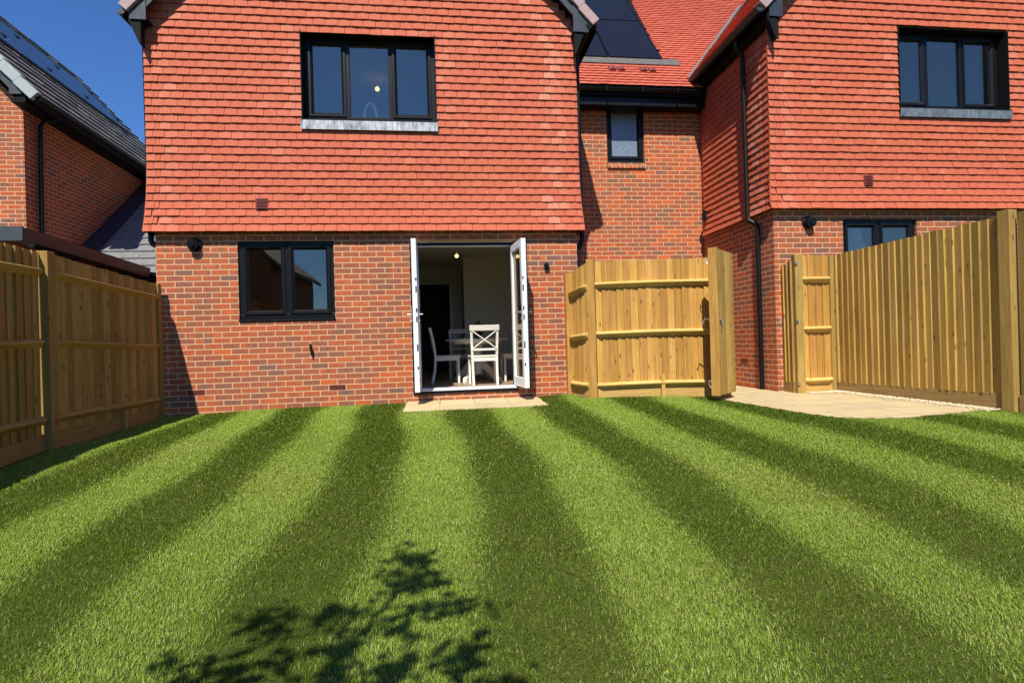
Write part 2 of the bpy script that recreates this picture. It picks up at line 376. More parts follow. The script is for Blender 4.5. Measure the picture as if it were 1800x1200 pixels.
def tiles(mb, O, U, V, N, spans, n, gauge, width=.165, off=lambda v: .0, smear=None, length=None, lift=.031, thick=.015, jit=1.0):
    O = Vector(O); U = Vector(U); V = Vector(V); N = Vector(N); L = length or gauge + .055
    for c in range(n):
        v = c * gauge
        for (a, b, phase) in spans(c, v):
            k0 = math.floor((a - phase) / width) - 1; u = phase + k0 * width
            cuts = []
            while u < b:
                l, r = max(a, u), min(b, u + width)
                if r - l > .02: cuts.append((l, r))
                elif r > l and cuts: cuts[-1] = (cuts[-1][0], r)
                u += width
            for (l, r) in cuts:
                g = .0022; l2, r2 = l + g, r - g
                dz = random.gauss(0, .0013) * jit; dn = abs(random.gauss(0, .0022)) * jit; sk = random.gauss(0, .0014) * jit
                nb = off(v) + lift + dn; nt = off(v + L) + .003; cam = .0016 + random.random() * .002
                P = []
                for i in range(4):
                    t = i / 3; uu = lerp(l2, r2, t); cb = cam * (1 - (2 * t - 1) ** 2)
                    sag = -.0010 * (1 - (2 * t - 1) ** 2)
                    pb = O + U * uu + V * (v + dz + sk * (t - .5) * 2 + sag) + N * (nb + cb)
                    pt = O + U * uu + V * (v + L) + N * (nt + cb * .4)
                    P += [pb, pt, pb - N * thick]
                fs = []
                for i in range(3):
                    q = i * 3; fs += [(q, q + 3, q + 4, q + 1), (q + 2, q + 5, q + 3, q)]
                P += [pt - N * thick, P[1] - N * thick]
                fs += [(0, 1, 13, 2), (9, 11, 12, 10)]
                mb.add(P, fs, smear((l + r) / 2, c) if smear else 0.0)

def window(root, x0, x1, z0, z1, y, cols, kinds, glass, gm=None, sill=True, transom=None, depth=.07, fr=.058):
    """frame face at y (towards -Y); cols: mullion edges as fractions"""
    f = MB(); w = x1 - x0
    f.box(x0, x1, y, y + depth, z1 - fr, z1); f.box(x0, x1, y, y + depth, z0, z0 + fr)
    f.box(x0, x0 + fr, y, y + depth, z0 + fr, z1 - fr); f.box(x1 - fr, x1, y, y + depth, z0 + fr, z1 - fr)
    X = [x0 + w * c for c in cols]
    for c in X[1:-1]: f.box(c - .03, c + .03, y, y + depth, z0 + fr, z1 - fr)
    F = obj('window', f, M['black'], root, bevel=.003)
    for i, k in enumerate(kinds):
        a = X[i] + (fr if i == 0 else .03); b = X[i + 1] - (fr if i == len(kinds) - 1 else .03); c, d = z0 + fr, z1 - fr
        if k == 's':
            s = MB(); q = .062; yo = y - .016
            a2, b2, c2, d2 = a - .010, b + .010, c - .010, d + .010
            for (p, r_) in (((a2, c2), (b2, c2)), ((b2, c2), (b2, d2)), ((b2, d2), (a2, d2)), ((a2, d2), (a2, c2))):
                cx, cz = (a + b) / 2, (c + d) / 2
                def inn(pt): return (pt[0] + (q if pt[0] < cx else -q), pt[1] + (q if pt[1] < cz else -q))
                i1, i2 = inn(p), inn(r_)
                def inn2(pt, e): return (pt[0] + (e if pt[0] < cx else -e), pt[1] + (e if pt[1] < cz else -e))
                o1, o2 = inn2(p, .006), inn2(r_, .006); m1, m2 = inn2(p, q * .55), inn2(r_, q * .55)
                V = [(p[0], y - .001, p[1]), (r_[0], y - .001, r_[1]), (o1[0], yo, o1[1]), (o2[0], yo, o2[1]), (m1[0], yo, m1[1]), (m2[0], yo, m2[1]), (i1[0], y + .012, i1[1]), (i2[0], y + .012, i2[1]), (i1[0], y + .03, i1[1]), (i2[0], y + .03, i2[1])]
                s.add(V, [(0, 1, 3, 2), (2, 3, 5, 4), (4, 5, 7, 6), (6, 7, 9, 8)])
            obj('sash', s, M['black'], F)
            e = .055
        else: e = -.004
        g = MB(); g.box(a + e, b - e, y + .022, y + .028, c + e, d - e)
        obj('pane', g, gm or M[glass], F)
    if sill:
        s = MB(); s.prism([(x0 - .006, y - .055, z0 - .036), (x0 - .006, y + .05, z0 - .036), (x0 - .006, y + .05, z0 - .002), (x0 - .006, y - .045, z0 - .010), (x0 - .006, y - .055, z0 - .018)], (w + .012, 0, 0))
        obj('sill', s, M['black'], F, bevel=.002)
    return F

def flue(root, x, y, z):
    f = MB(); s = 28
    f.tube([(x, y + .01, z), (x, y - .016, z), (x, y - .028, z)], [.092, .092, .078], s)
    f.tube([(x, y - .025, z), (x, y - .075, z - .006)], .060, s)
    f.tube([(x, y - .072, z - .006), (x, y - .10, z - .008)], .068, s)
    f.tube([(x, y - .098, z - .008), (x, y - .118, z - .010)], .036, s)
    obj('boiler_flue', f, M['black'], root, smooth=True)

def vent_grille(root, x0, x1, z0, z1, y):
    f = MB(); f.box(x0, x1, y, y + .05, z0, z1)
    for k in range(7):
        z = lerp(z0 + .012, z1 - .018, k / 6); f.prism([(x0 + .012, y + .001, z), (x0 + .012, y - .012, z - .004), (x0 + .012, y + .001, z + .010)], (x1 - x0 - .024, 0, 0))
    obj('vent_grille', f, M['vent'], root)
def air_brick(root, x0, x1, z0, z1, y, axis='x'):
    f = MB()
    if axis == 'x':
        f.box(x0, x1, y - .004, y + .03, z0, z1)
        for k in range(4):
            z = lerp(z0 + .008, z1 - .012, k / 3); f.box(x0 + .006, x1 - .006, y - .010, y - .003, z, z + .006)
    else:
        f.box(y - .004, y + .03, x0, x1, z0, z1)
        for k in range(4):
            z = lerp(z0 + .008, z1 - .012, k / 3); f.box(y - .010, y - .003, x0 + .006, x1 - .006, z, z + .006)
    obj('air_brick', f, M['vent'], root)

def half_gutter(mb, p, q, r=.056, seg=8):
    p = Vector(p); q = Vector(q); d = (q - p).normalized(); s_ = d.cross(Vector((0, 0, 1))).normalized(); up = Vector((0, 0, 1))
    for (o, rr) in ((0, r), (1, r - .006)):
        pts = [s_ * math.cos(math.pi + math.pi * k / seg) * rr + up * math.sin(math.pi + math.pi * k / seg) * rr for k in range(seg + 1)]
        vs = [p + a for a in pts] + [q + a for a in pts]
        mb.add(vs, [(k, k + 1, seg + 2 + k, seg + 1 + k) for k in range(seg)])
    cap = [p + s_ * math.cos(math.pi + math.pi * k / seg) * r + up * math.sin(math.pi + math.pi * k / seg) * r for k in range(seg + 1)]
    mb.add(cap, [tuple(range(seg + 1))]); mb.add([a + (q - p) for a in cap], [tuple(range(seg + 1))])

GA = .1028; TAN = 1.17; CS = 1 / math.hypot(1, TAN); SN = TAN * CS
def gable_house(root, dx, dy, dz, zl, zr, upwin, lowwin, door=None, left_tiles=False, lead='lead', back=9.0, tw_bottom=2.21):
    W = 5.625; yf = dy; zt = tw_bottom
    holes = [upwin, lowwin] + ([door] if door else [])
    w = MB(); wall_holes(w, dx, dx + W, dz - .6, 5.17, yf, yf + .14, holes)
    ap = 5.15 + 3.03 * TAN
    w.prism([(dx, yf, 5.17), (dx + W, yf, 5.17), (dx + W / 2, yf, 5.12 + W / 2 * TAN)], (0, .14, 0))
    w.box(dx, dx + .14, yf + .14, yf + back, dz - .6, 5.0); w.box(dx + W - .14, dx + W, yf + .14, yf + back, dz - .6, 5.0)
    w.box(dx, dx + W, yf + back - .14, yf + back, dz - .6, 5.0)
    obj('wall', w, M['brick'], root)
    # tile hanging
    xc = dx + W / 2
    kick = lambda v: .032 + .062 * max(0, 1 - v / .62) ** 2
    def spans(c, v):
        z = zt + v; zc = z + GA * .5
        e = .055 + .045 * max(0, 1 - v / .9) ** 1.5
        a, b = -e, W + e
        if z > 4.86: 
            hw = (5.00 + (W / 2 + .10) * TAN - z) / TAN - .02
            a, b = max(a, W / 2 - hw), min(b, W / 2 + hw)
        if b - a < .1: return []
        ph = (.0825 if c % 2 else 0) + .01
        out = [(a, b)]
        h = upwin; h0, h1 = h[2] - .125, h[3]
        if h0 < zc < h1: out = [(a, h[0] - dx), (h[1] - dx, b)]
        res = []
        for (p, q) in out:
            # corner tiles: one and a half or half width at the ends
            ce = .17 if c % 2 else .085
            if abs(p - a) < 1e-6 and z < 4.86: res += [(p, p + ce, p - .05)]; p2 = p + ce
            else: p2 = p
            if abs(q - b) < 1e-6 and z < 4.86: res += [(q - ce, q, q - ce - .02)]; q2 = q - ce
            else: q2 = q
            res.append((p2, q2, ph))
        return res
    def smear(u, c):
        s = 0
        if .10 < u < .26: s = .55
        if W - .42 < u < W - .10: s = .85
        hv = zt + c * GA
        if (upwin[0] - dx - .20 < u < upwin[0] - dx or upwin[1] - dx < u < upwin[1] - dx + .2) and upwin[2] - .1 < hv < upwin[3]: s = .35
        hw = (5.00 + (W / 2 + .10) * TAN - hv) / TAN
        if hv > 4.75 and hw - abs(u - W / 2) < .55: s = .9 if u > W / 2 else .4
        return s
    t = MB(); tiles(t, (dx, yf, zt), (1, 0, 0), (0, 0, 1), (0, -1, 0), spans, int((8.4 - zt) / GA), GA, off=kick, smear=smear)
    obj('tile_cladding', t, M['tile'], root)
    # side tile hanging (left side facing -X, right side facing +X)
    for sgn, on in ((-1, left_tiles), (1, True)):
        t = MB(); Ls = 1.95 if sgn < 0 else 1.62
        def sp2(c, v, Ls=Ls):
            ce = .085 if c % 2 else .17
            e = .03 + .06 * max(0, 1 - v / .62) ** 2
            if not on: return [(-e, back, 0.0)]
            return [(-e, -e + ce + .06, -e), (-e + ce + .06, Ls, (.0825 if c % 2 else 0))]
        x = dx if sgn < 0 else dx + W
        sm2 = lambda u, c: (.9 if .1 < u < .42 else 0.0) if on else 0.0
        tiles(t, (x, yf, zt), (0, 1, 0), (0, 0, 1), (sgn, 0, 0), sp2, int((4.98 - zt) / GA), GA, off=lambda v: .022 + .045 * max(0, 1 - v / .62) ** 2, width=.165 if on else 3.0, smear=sm2)
        obj('tile_cladding', t, M['tile'], root)
    # roof slopes (a solid slab under the tiles, front verge at yf-.24)
    L = 3.13 / CS
    for sgn in (-1, 1):
        xe = dx - (.25 if left_tiles else .20) if sgn < 0 else dx + W + .32; ze = (zl if sgn < 0 else zr) + .14
        xr = xe - sgn * 3.08
        r = MB(); r.prism([(xe, yf - .22, ze), (xr, yf - .22, ze + 3.08 * TAN), (xr, yf - .22, ze + 3.08 * TAN - .12), (xe, yf - .22, ze - .12)], (0, back + .3, 0))
        R = obj('roof', r, M['blackmatt'], root)
        t = MB()
        tiles(t, (xe, yf - .22, ze), (0, 1, 0), (-sgn * CS, 0, SN), (sgn * SN, 0, CS), lambda c, v: [(0, 2.9 if left_tiles and sgn < 0 else 1.6, .08 if c % 2 else 0)], int(L / .1), .10, off=lambda v: .004, lift=.03)
        obj('roof_tiles', t, M['roof_tile'], R)
        # verge caps
        c = MB(); k = 0
        while k * .30 < L - .2:
            a = k * .30; u = Vector((-sgn * CS, 0, SN)); nn = Vector((sgn * SN, 0, CS))
            o = Vector((xe, yf - .275, ze)) + u * a + nn * (-.085 + .004 * (k % 2))
            p = [o, o + u * .30 + nn * -.014, o + u * .30 + nn * (-.014) + Vector((0, .16, 0)), o + Vector((0, .16, 0))]
            c.hexa(p + [q + nn * .125 for q in p]); k += 1
        obj('verge_cap', c, M['cap'], root, bevel=.006)
        # bargeboard with boxed end
        bw = .205; b = MB(); y0 = yf - .235
        zb = zl if sgn < 0 else zr
        xo = dx - .12 if sgn < 0 else dx + W + .20; xi = dx + .075 if sgn < 0 else dx + W - .015
        def zroof(x): return ze + abs(x - xe) * TAN - .10
        b.prism([(xo, y0, zb), (xi, y0, zb), (xi, y0, zroof(xi)), (xo, y0, zroof(xo))], (0, .022, 0))
        xm = xi; hz = bw / CS
        xt = dx + W / 2
        b.prism([(xm, y0 + .012, zroof(xm)), (xm, y0 + .012, zroof(xm) - hz * .62), (xt, y0 + .012, zroof(xt) - hz), (xt, y0 + .012, zroof(xt))], (0, .022, 0))
        obj('bargeboard', b, M['barge'], root)
        s = MB(); s.box(min(xo, xi), max(xo, xi), y0 + .022, yf - .02, zb + .01, zb + .03)
        # eaves fascia and soffit along the side
        sx0, sx1 = (dx - .14, dx - .115) if sgn < 0 else (dx + W + .115, dx + W + .14)
        s.box(sx0, sx1, y0 + .024, yf + back, zb - .03, ze - .02)
        wx0, wx1 = (dx - .115, dx + .01) if sgn < 0 else (dx + W - .01, dx + W + .115)
        s.box(wx0, wx1, y0 + .03, yf + back, zb - .03, zb - .012)
        s.prism([(sx0 if sgn < 0 else sx1, y0 + .02, zb), (dx - .02 if sgn < 0 else dx + W + .02, y0 + .02, zb - .30), (dx - .0 if sgn < 0 else dx + W, y0 + .02, zb - .30), (dx if sgn < 0 else dx + W, y0 + .02, zb)], (0, .10, 0))
        obj('soffit', s, M['blackmatt'], root)
        g = MB(); gx = dx - (.262 if left_tiles else .215) if sgn < 0 else dx + W + .215
        half_gutter(g, (gx, y0 - .01, ze - .035), (gx, yf + 3.5, ze - .05))
        obj('gutter', g, M['barge'] if sgn < 0 else M['black'], root, smooth=True)
    # upper window: black lined reveal, lead apron
    u = upwin; rv = MB(); a, b, c, d = u
    y1 = yf + .24
    rv.box(a, a + .012, yf - .075, y1, c, d - .0121); rv.box(b - .012, b, yf - .075, y1, c, d - .0121); rv.box(a, b, yf - .045, y1, d - .012, d - .0005)
    rv.box(a - .004, b + .004, yf - .10, y1, c - .022, c); rv.box(a + .012, b - .012, yf + .10, yf + .16, c, c + .0499)
    obj('window_reveal', rv, M['blackmatt'], root)
    window(root, a + .012, b - .012, c + .05, d - .012, yf + .095, [0, .325, .655, 1], ['s', 'f', 's'], 'glass_up', sill=False, fr=.06)
    l = MB(); l.prism([(a - .012, yf - .088, c - .135), (a - .012, yf - .080, c - .135), (a - .012, yf - .094, c - .02), (a - .012, yf - .104, c - .02)], (b - a + .024, 0, 0))
    obj('lead_flashing', l, M[lead], root)
    a, b, c, d = lowwin
    window(root, a + .004, b - .004, c + .036, d, yf + .035, [0, .5, 1], ['s', 's'], 'glass')
    # cavity behind windows: rooms with paint
    r = MB(); zc = 2.62
    r.box(dx + .15, dx + W - .15, yf + .145, yf + 4.0, zc, zc + .06); r.box(dx + .15, dx + W - .15, yf + .145, yf + 4.0, 5.02, 5.07)
    r.box(dx + .15, dx + W - .15, yf + 4.0, yf + 4.05, zc - 2.6, 5.02) if not door else r.box(dx + .15, dx + W - .15, yf + 4.0, yf + 4.05, zc, 5.02)
    r.box(dx + .145, dx + .175, yf + .145, yf + 4.0, dz, 5.02); r.box(dx + W - .175, dx + W - .145, yf + .145, yf + 4.0, dz, 5.02)
    obj('interior_wall', r, M['wall_in'], root)

# ================================================================== main house
H = thing('brick_house', 'red brick gable house with open french doors and tile-hung upper floor', 'house', (2.81, 0, 0))
DOOR = (3.2625, 4.725, -.0, 2.1)
UP = (1.90, 3.69, 3.71, 4.92); LOW = (1.0125, 2.25, 1.03, 2.1)
gable_house(H, 0, 0, 0, 4.865, 4.945, UP, LOW, DOOR)
flue(H, .487, 0, 2.055)
vent_grille(H, 1.285, 1.438, 2.505, 2.652, -.088)
air_brick(H, .342, .558, .079, .146, 0); air_brick(H, 2.1425, 2.3575, .079, .146, 0)
c = MB(); c.tube([(5.172, .0, 1.735), (5.172, -.035, 1.735)], .034, 16); c.tube([(5.178, .0, 1.70), (5.178, -.04, 1.692)], .038, 16)
obj('cable_cover', c, M['black'], H, smooth=True)
c = MB(); c.tube([(1.918, .0, .70), (1.918, -.03, .695), (1.920, -.035, .66), (1.932, -.035, .60), (1.930, -.04, .55)], [.012, .014, .014, .016, .010], 8); c.beam((1.905, -.02, .66), (1.94, -.05, .655), .014, .014); c.tube([(1.932, -.03, .62), (1.936, -.03, .585)], .019, 8)
obj('tap_pipe', c, M['black'], H, smooth=True)
c = MB()
c.tube([(-.07, .03, 4.8), (-.07, .03, 2.30), (-.065, .03, 2.2), (-.06, .02, 2.12), (-.03, .02, 2.06), (.0, .02, 2.05)], .034, 12); 
obj('downpipe', c, M['black'], H, smooth=True)
c = MB(); c.tube([(5.735, .12, 4.8), (5.735, .12, 2.3), (5.74, .10, 2.12), (5.70, .10, 2.02), (5.665, .10, 1.97), (5.665, .10, -.1)], .034, 12)
obj('downpipe', c, M['black'], H, smooth=True)
# door frame, threshold, leaves
f = MB(); a, b, c_, d = DOOR; y = .10
f.box(a, a + .055, y, y + .07, 0, d); f.box(b - .055, b, y, y + .07, 0, d); f.box(a + .055, b - .055, y, y + .07, d - .06, d)
FR = obj('door_frame', f, M['black'], H, bevel=.003)
f = MB(); f.box(a + .004, b - .004, y - .012, y, d - .018, d - .004); f.box(a + .055, b - .055, y + .005, y + .075, d - .072, d - .061)
obj('trim', f, M['white_paint'], FR)
f = MB(); f.box(a + .02, b - .02, -.035, .19, .012, .028); f.box(a + .02, b - .02, .03, .12, .028, .046)
obj('threshold', f, M['alu'], H, bevel=.003)
f = MB(); f.box(a, b, -.02, .14, -.03, .0119); obj('door_sill', f, M['black'], H)
def leaf(hx, hy, ang, side):
    """hinge at (hx,hy); the leaf runs from the hinge along angle ang; side=+1 if the black outer face lies to the left of that direction"""
    d = Vector((math.cos(ang), math.sin(ang), 0)); n = Vector((-d.y, d.x, 0)) * side
    z0, z1, w, T = .045, 2.02, .675, .066
    o = Vector((hx, hy, 0)); st = .095
    def bx(mb, u0, u1, t0, t1, za, zb): mb.obox(o + d * u0 + n * t0 + Vector((0, 0, za)), d * (u1 - u0), n * (t1 - t0), (0, 0, zb - za))
    m = MB()
    bx(m, 0, st, 0, T, z0, z1); bx(m, w - st, w, 0, T, z0, z1); bx(m, st, w - st, 0, T, z0, z0 + .125); bx(m, st, w - st, 0, T, z1 - .1, z1)
    bx(m, st - .012, w - st + .012, .008, .018, z0 + .118, z0 + .132)
    D = obj('door', m, M['white'], H, bevel=.004)
    k = MB(); e = .0105
    bx(k, -.002, st, T + .0005, T + e, z0, z1); bx(k, w - st, w + .012, T + .0005, T + e, z0, z1); bx(k, st, w - st, T + .0005, T + e, z0, z0 + .125); bx(k, st, w - st, T + .0005, T + e, z1 - .1, z1)
    obj('outer_face', k, M['black'], D)
    g = MB(); bx(g, st - .005, w - st + .005, T * .5 - .004, T * .5 + .004, z0 + .12, z1 - .095); obj('pane', g, M['glass_door'], D)
    h = MB()
    for t in (-1, 1):
        nn = n * (T + e if t > 0 else 0); s = n * t
        q = o + d * (w - .05) + nn + Vector((0, 0, 1.05))
        h.obox(q - d * .014 + Vector((0, 0, -.11)), d * .028, s * .008, (0, 0, .22))
        h.tube([q + s * .004, q + s * .055, q + s * .058 - d * .05, q + s * .055 - d * .12], .009, 8)
        h.tube([q + s * .006 + Vector((0, 0, -.085)), q + s * .018 + Vector((0, 0, -.085))], .011, 10)
    obj('handle', h, M['steel'], D, smooth=True)
    for zz, hh in ((1.50, .035), (1.37, .075), (1.10, .05), (.985, .07), (.62, .085), (.36, .035)):
        kk = MB(); bx(kk, w - .001, w + .005, .006, .022, zz - hh / 2, zz + hh / 2); obj('lock_keep', kk, M['blackmatt'], D)
    return D
leaf(3.375, .125, math.radians(-90), -1)
leaf(4.672, .125, math.radians(-84.5), 1)
# ground floor rooms
f = MB(); f.box(.145, 5.48, .145, 8.6, -.1, .0); obj('floor', f, M['floor_in'], H)
f = MB(); f.box(.176, 5.449, .145, 8.6, 2.40, 2.45); obj('ceiling', f, M['wall_in'], H)
f = MB(); f.box(4.14, 5.44, 3.5, 3.6, 0, 2.40); f.box(4.14, 4.24, 3.6, 5.4, 0, 2.40)
f.box(.18, 3.22, 4.9, 5.0, 0, 2.40); f.box(3.22, 4.14, 4.9, 5.0, 2.04, 2.40); f.box(3.93, 4.14, 4.9, 5.0, 0, 2.04)
obj('interior_wall', f, M['wall_in'], H)
f = MB(); f.box(2.2, 5.0, 6.8, 6.9, 0, 2.40); f.box(2.9, 3.0, 5.0, 6.8, 0, 2.4); f.box(.18, 2.4, 4.1, 4.2, 0, 2.399); obj('interior_wall', f, M['wall_dark'], H)
f = MB(); f.box(3.87, 3.93, 4.86, 5.02, 0, 2.04); f.box(3.22, 3.87, 4.86, 5.02, 2.00, 2.06); obj('architrave', f, M['white'], H)
f = MB(); f.box(4.15, 5.42, 3.482, 3.5, 0, .13); obj('skirting', f, M['white_paint'], H)
f = MB(); f.box(.2, 2.6, .16, .74, .0, .88); f.box(.19, 2.62, .15, .77, .88, .92); f.box(.2, .8, 1.0, 3.8, 0, 2.2); obj('kitchen_unit', f, M['dark_in'], H)

# ---- link wing between the houses (part of the main house)
w = MB(); yL = 1.65
LW = (6.64, 7.32, 3.76, 4.74)
wall_holes(w, 5.63, 8.37, -.6, 4.86, yL, yL + .14, [LW]); obj('wall', w, M['brick_link'], H)
window(H, LW[0] + .005, LW[1] - .005, LW[2] + .02, LW[3], yL + .05, [0, 1], ['s'], 'frost', fr=.05)
s = MB(); m_ = MB()
for k in range(9):
    x0 = LW[0] - .005 + k * .0765; s.box(x0, x0 + .066, yL - .035, yL + .05, LW[2] - .115, LW[2] - .022)
BS = obj('brick_sill', s, M['brick_link'], H, bevel=.003)
m_.box(LW[0] - .004, LW[1] + .004, yL - .026, yL + .05, LW[2] - .112, LW[2] - .026); obj('mortar', m_, m_plain('mortar', (.70, .47, .28), .9, var=.1, nscale=60), BS)
r = MB(); r.box(LW[0] - .3, LW[1] + .3, yL + .9, yL + .95, 2.8, 4.85); obj('interior_wall', r, M['wall_in'], H)
# link roof, pitch 50
p50 = math.radians(50); ye, ze = 1.30, 4.93
r = MB(); r.prism([(5.5, ye, ze - .02), (5.5, ye + 3.6, ze + 3.6 * math.tan(p50) - .02), (5.5, ye + 3.6, ze + 3.6 * math.tan(p50) - .16), (5.5, ye, ze - .16)], (5.6, 0, 0))
RF = obj('roof', r, M['blackmatt'], H)
t = MB(); Uv = Vector((0, math.cos(p50), math.sin(p50))); Nv = Vector((0, -math.sin(p50), math.cos(p50)))
def lsp(c, v):
    b = 2.55 + 0.98 * v * math.cos(p50) + .1
    if v < .78: return [(.1, min(b, 5.4), .08 if c % 2 else 0)]
    if v < 5.2: return [(2.17 + .052 * v + .22 * v * 0, min(b, 5.5), .08 if c % 2 else 0)]
    return [(.1, min(b, 5.5), 0)]
tiles(t, (5.6, ye, ze), (1, 0, 0), Uv, Nv, lsp, 54, .10, off=lambda v: .004, lift=.026)
obj('roof_tiles', t, M['roof_tile'], RF)
def on(u, v, n=0): return Vector((5.6 + u, ye, ze)) + Uv * v + Nv * n
q = MB(); q.hexa([on(.1, .80, .012), on(2.50, .80, .012), on(2.50, 1.0, .012), on(.1, 1.0, .012), on(.1, .80, .04), on(2.50, .80, .04), on(2.50, 1.0, .055), on(.1, 1.0, .055)])
obj('lead_flashing', q, m_plain('dull lead apron', (.12, .11, .095), .6, var=.15, nscale=12), RF)
q = MB(); q.hexa([on(2.45, .30, .03), on(2.52, .30, .03), on(4.92, 3.98, .03), on(4.85, 3.98, .03), on(2.45, .30, .042), on(2.52, .30, .05), on(4.92, 3.98, .05), on(4.85, 3.98, .042)])
obj('valley_flashing', q, m_plain('lead valley', (.16, .14, .12), .6, var=.2, nscale=12), RF)
for i in range(2):
    for j in range(2):
        u1 = 2.20 - i * 1.02; u0 = u1 - 1.0; v0 = .985 + j * 1.74; v1 = v0 + 1.72
        if u0 < .0: u0 = .02
        sk = .16 * j
        q = MB(); q.hexa([on(u0, v0, .02), on(u1, v0, .02), on(u1, v1, .02), on(u0, v1, .02), on(u0, v0, .068), on(u1, v0, .068), on(u1, v1, .068), on(u0, v1, .068)])
        SP = obj('solar_panel', q, M['solar'], H, bevel=.002)
        e = MB(); w_ = .014
        for (a0, a1, b0, b1) in ((u0, u1, v0, v0 + w_), (u0, u1, v1 - w_, v1), (u0, u0 + w_, v0 + w_, v1 - w_), (u1 - w_, u1, v0 + w_, v1 - w_)):
            e.hexa([on(a0, b0, .066), on(a1, b0, .066), on(a1, b1, .066), on(a0, b1, .066), on(a0, b0, .073), on(a1, b0, .073), on(a1, b1, .073), on(a0, b1, .073)])
        for vv in (.3, 1.0, 1.5): e.hexa([on(u1 - .02, v0 + vv, .07), on(u1 + .04, v0 + vv, .07), on(u1 + .04, v0 + vv + .05, .07), on(u1 - .02, v0 + vv + .05, .07), on(u1 - .02, v0 + vv, .082), on(u1 + .04, v0 + vv, .082), on(u1 + .04, v0 + vv + .05, .082), on(u1 - .02, v0 + vv + .05, .082)])
        obj('panel_frame', e, M['black'], SP)
for u in (1.17, 1.33, 1.74, 1.90):
    q = MB(); P0 = on(u, .515, .03)
    q.prism([P0 + Vector((math.cos(a) * .065, 0, 0)) + Nv * math.sin(a) * .04 for a in np.linspace(0, math.pi, 9)], Uv * .12)
    obj('roof_vent', q, M['vent'], RF)
g = MB(); half_gutter(g, (5.62, ye - .03, ze - .055), (8.14, ye - .03, ze - .055), .06); g.box(5.62, 8.36, ye + .05, ye + .075, ze - .30, ze - .02); g.box(5.62, 8.36, ye + .075, yL, ze - .28, ze - .26)
for k in range(4): g.box(5.9 + k * .62, 5.925 + k * .62, ye - .095, ye + .05, ze - .125, ze - .04)
obj('gutter', g, M['black'], H, smooth=True)

# ================================================================== right hand house
R_ = thing('brick_house', 'red brick gable house behind the tall right fence with black downpipe on its side wall', 'house', (11.2, -.45, .18))
gable_house(R_, 8.37, -.45, .18, 5.02, 5.06, (10.345, 12.155, 3.885, 5.07), (9.44, 10.625, 1.21, 2.285), None, True, 'lead_dark', tw_bottom=2.415)
flue(R_, 8.895, -.45, 2.235)
vent_grille(R_, 9.735, 9.868, 2.745, 2.895, -.538)
c = MB(); c.tube([(8.155, .02, 5.05), (8.155, .02, 4.96), (8.17, .02, 4.92), (8.245, .02, 4.84), (8.25, .02, 4.80), (8.25, .0, 2.42), (8.255, -.02, 2.36), (8.30, -.08, 2.31), (8.332, -.10, 2.27), (8.335, -.11, 2.2), (8.335, -.11, -.2)], .034, 14)
for zz in (4.1, 3.3, 1.9, .5): c.box(8.245 if zz > 2.4 else 8.33, 8.38, (.03 if zz > 2.4 else -.08), (.065 if zz > 2.4 else -.04), zz, zz + .03)
obj('downpipe', c, M['black'], R_, smooth=True)
air_brick(R_, .30, .50, .229, .296, 8.37, 'y')
c = MB(); c.box(8.255, 8.29, 1.34, 1.40, 2.66, 2.84); c.box(8.22, 8.27, 1.35, 1.39, 2.70, 2.80); obj('overflow_pipe', c, M['blackmatt'], R_)

# ================================================================== left hand house
def sh(p): return (p[0], p[1], p[2] - .033 * (p[1] - 2.5))  # shear: left house drops going away, to match its lines in the image
LH = thing('brick_house', 'brick house at the left edge with dark tiled roof and blue solar panels', 'house', (-6.0, 2.5, 0))
w = MB(); w.prism([(-3.2, 2.5, -.6), (-8.6, 2.5, -.6), (-8.6, 2.5, 4.8), (-5.9, 2.5, 7.85), (-3.2, 2.5, 4.85)], (0, .14, 0))
w.hexa([(-3.34, 2.64, -.6), (-3.2, 2.64, -.6), (-3.2, 8.2, -.6), (-3.34, 8.2, -.6), (-3.34, 2.64, 4.9), (-3.2, 2.64, 4.9), sh((-3.2, 8.2, 4.9)), sh((-3.34, 8.2, 4.9))])
w.box(-8.6, -8.46, 2.64, 8.2, -.6, 4.6); w.prism([(-3.34, 8.06, -.6), (-8.46, 8.06, -.6), (-8.46, 8.06, 4.5), (-5.9, 8.06, 7.4), (-3.34, 8.06, 4.5)], (0, .14, 0))
obj('wall', w, M['brick_far'], LH)
TL = 1.1077; cl = 1 / math.hypot(1, TL); sl = TL * cl
xe, z_e = -2.78, 4.885
def lr(u, y, n=0):  # u along the slope from the eave
    return Vector(sh((xe - u * cl + n * sl, y, z_e + u * sl + n * cl)))
LS = 4.55
r = MB(); r.hexa([lr(0, 2.22, -.14), lr(0, 8.35, -.14), lr(LS, 8.35, -.14), lr(LS, 2.22, -.14), lr(0, 2.22, -.03), lr(0, 8.35, -.03), lr(LS, 8.35, -.03), lr(LS, 2.22, -.03)])
xr_ = -2.78 - LS * cl
r.prism([(xr_, 2.22, z_e + LS * sl), (xr_ - 3.0, 2.22, z_e + LS * sl - 3.0 * TL), (xr_ - 3.0, 2.22, z_e + LS * sl - 3.0 * TL - .12), (xr_, 2.22, z_e + LS * sl - .12)], (0, 6.1, -.2))
RL = obj('roof', r, M['blackmatt'], LH)
t = MB()
k = 0
while k * .30 < LS:
    u = k * .30; yv = 8.38 + .012 * k
    seg = np.linspace(2.26, yv, 20)
    for i in range(19):
        a, b = seg[i], seg[i + 1] - .006; j = random.gauss(0, .004)
        t.hexa([lr(u, a, -.01), lr(u, b, -.01), lr(u + .33, b, -.03), lr(u + .33, a, -.03), lr(u, a, .040 + j), lr(u, b, .040 + j), lr(u + .33, b, .0), lr(u + .33, a, .0)])
    k += 1
obj('roof_tiles', t, M['conc'], RL)
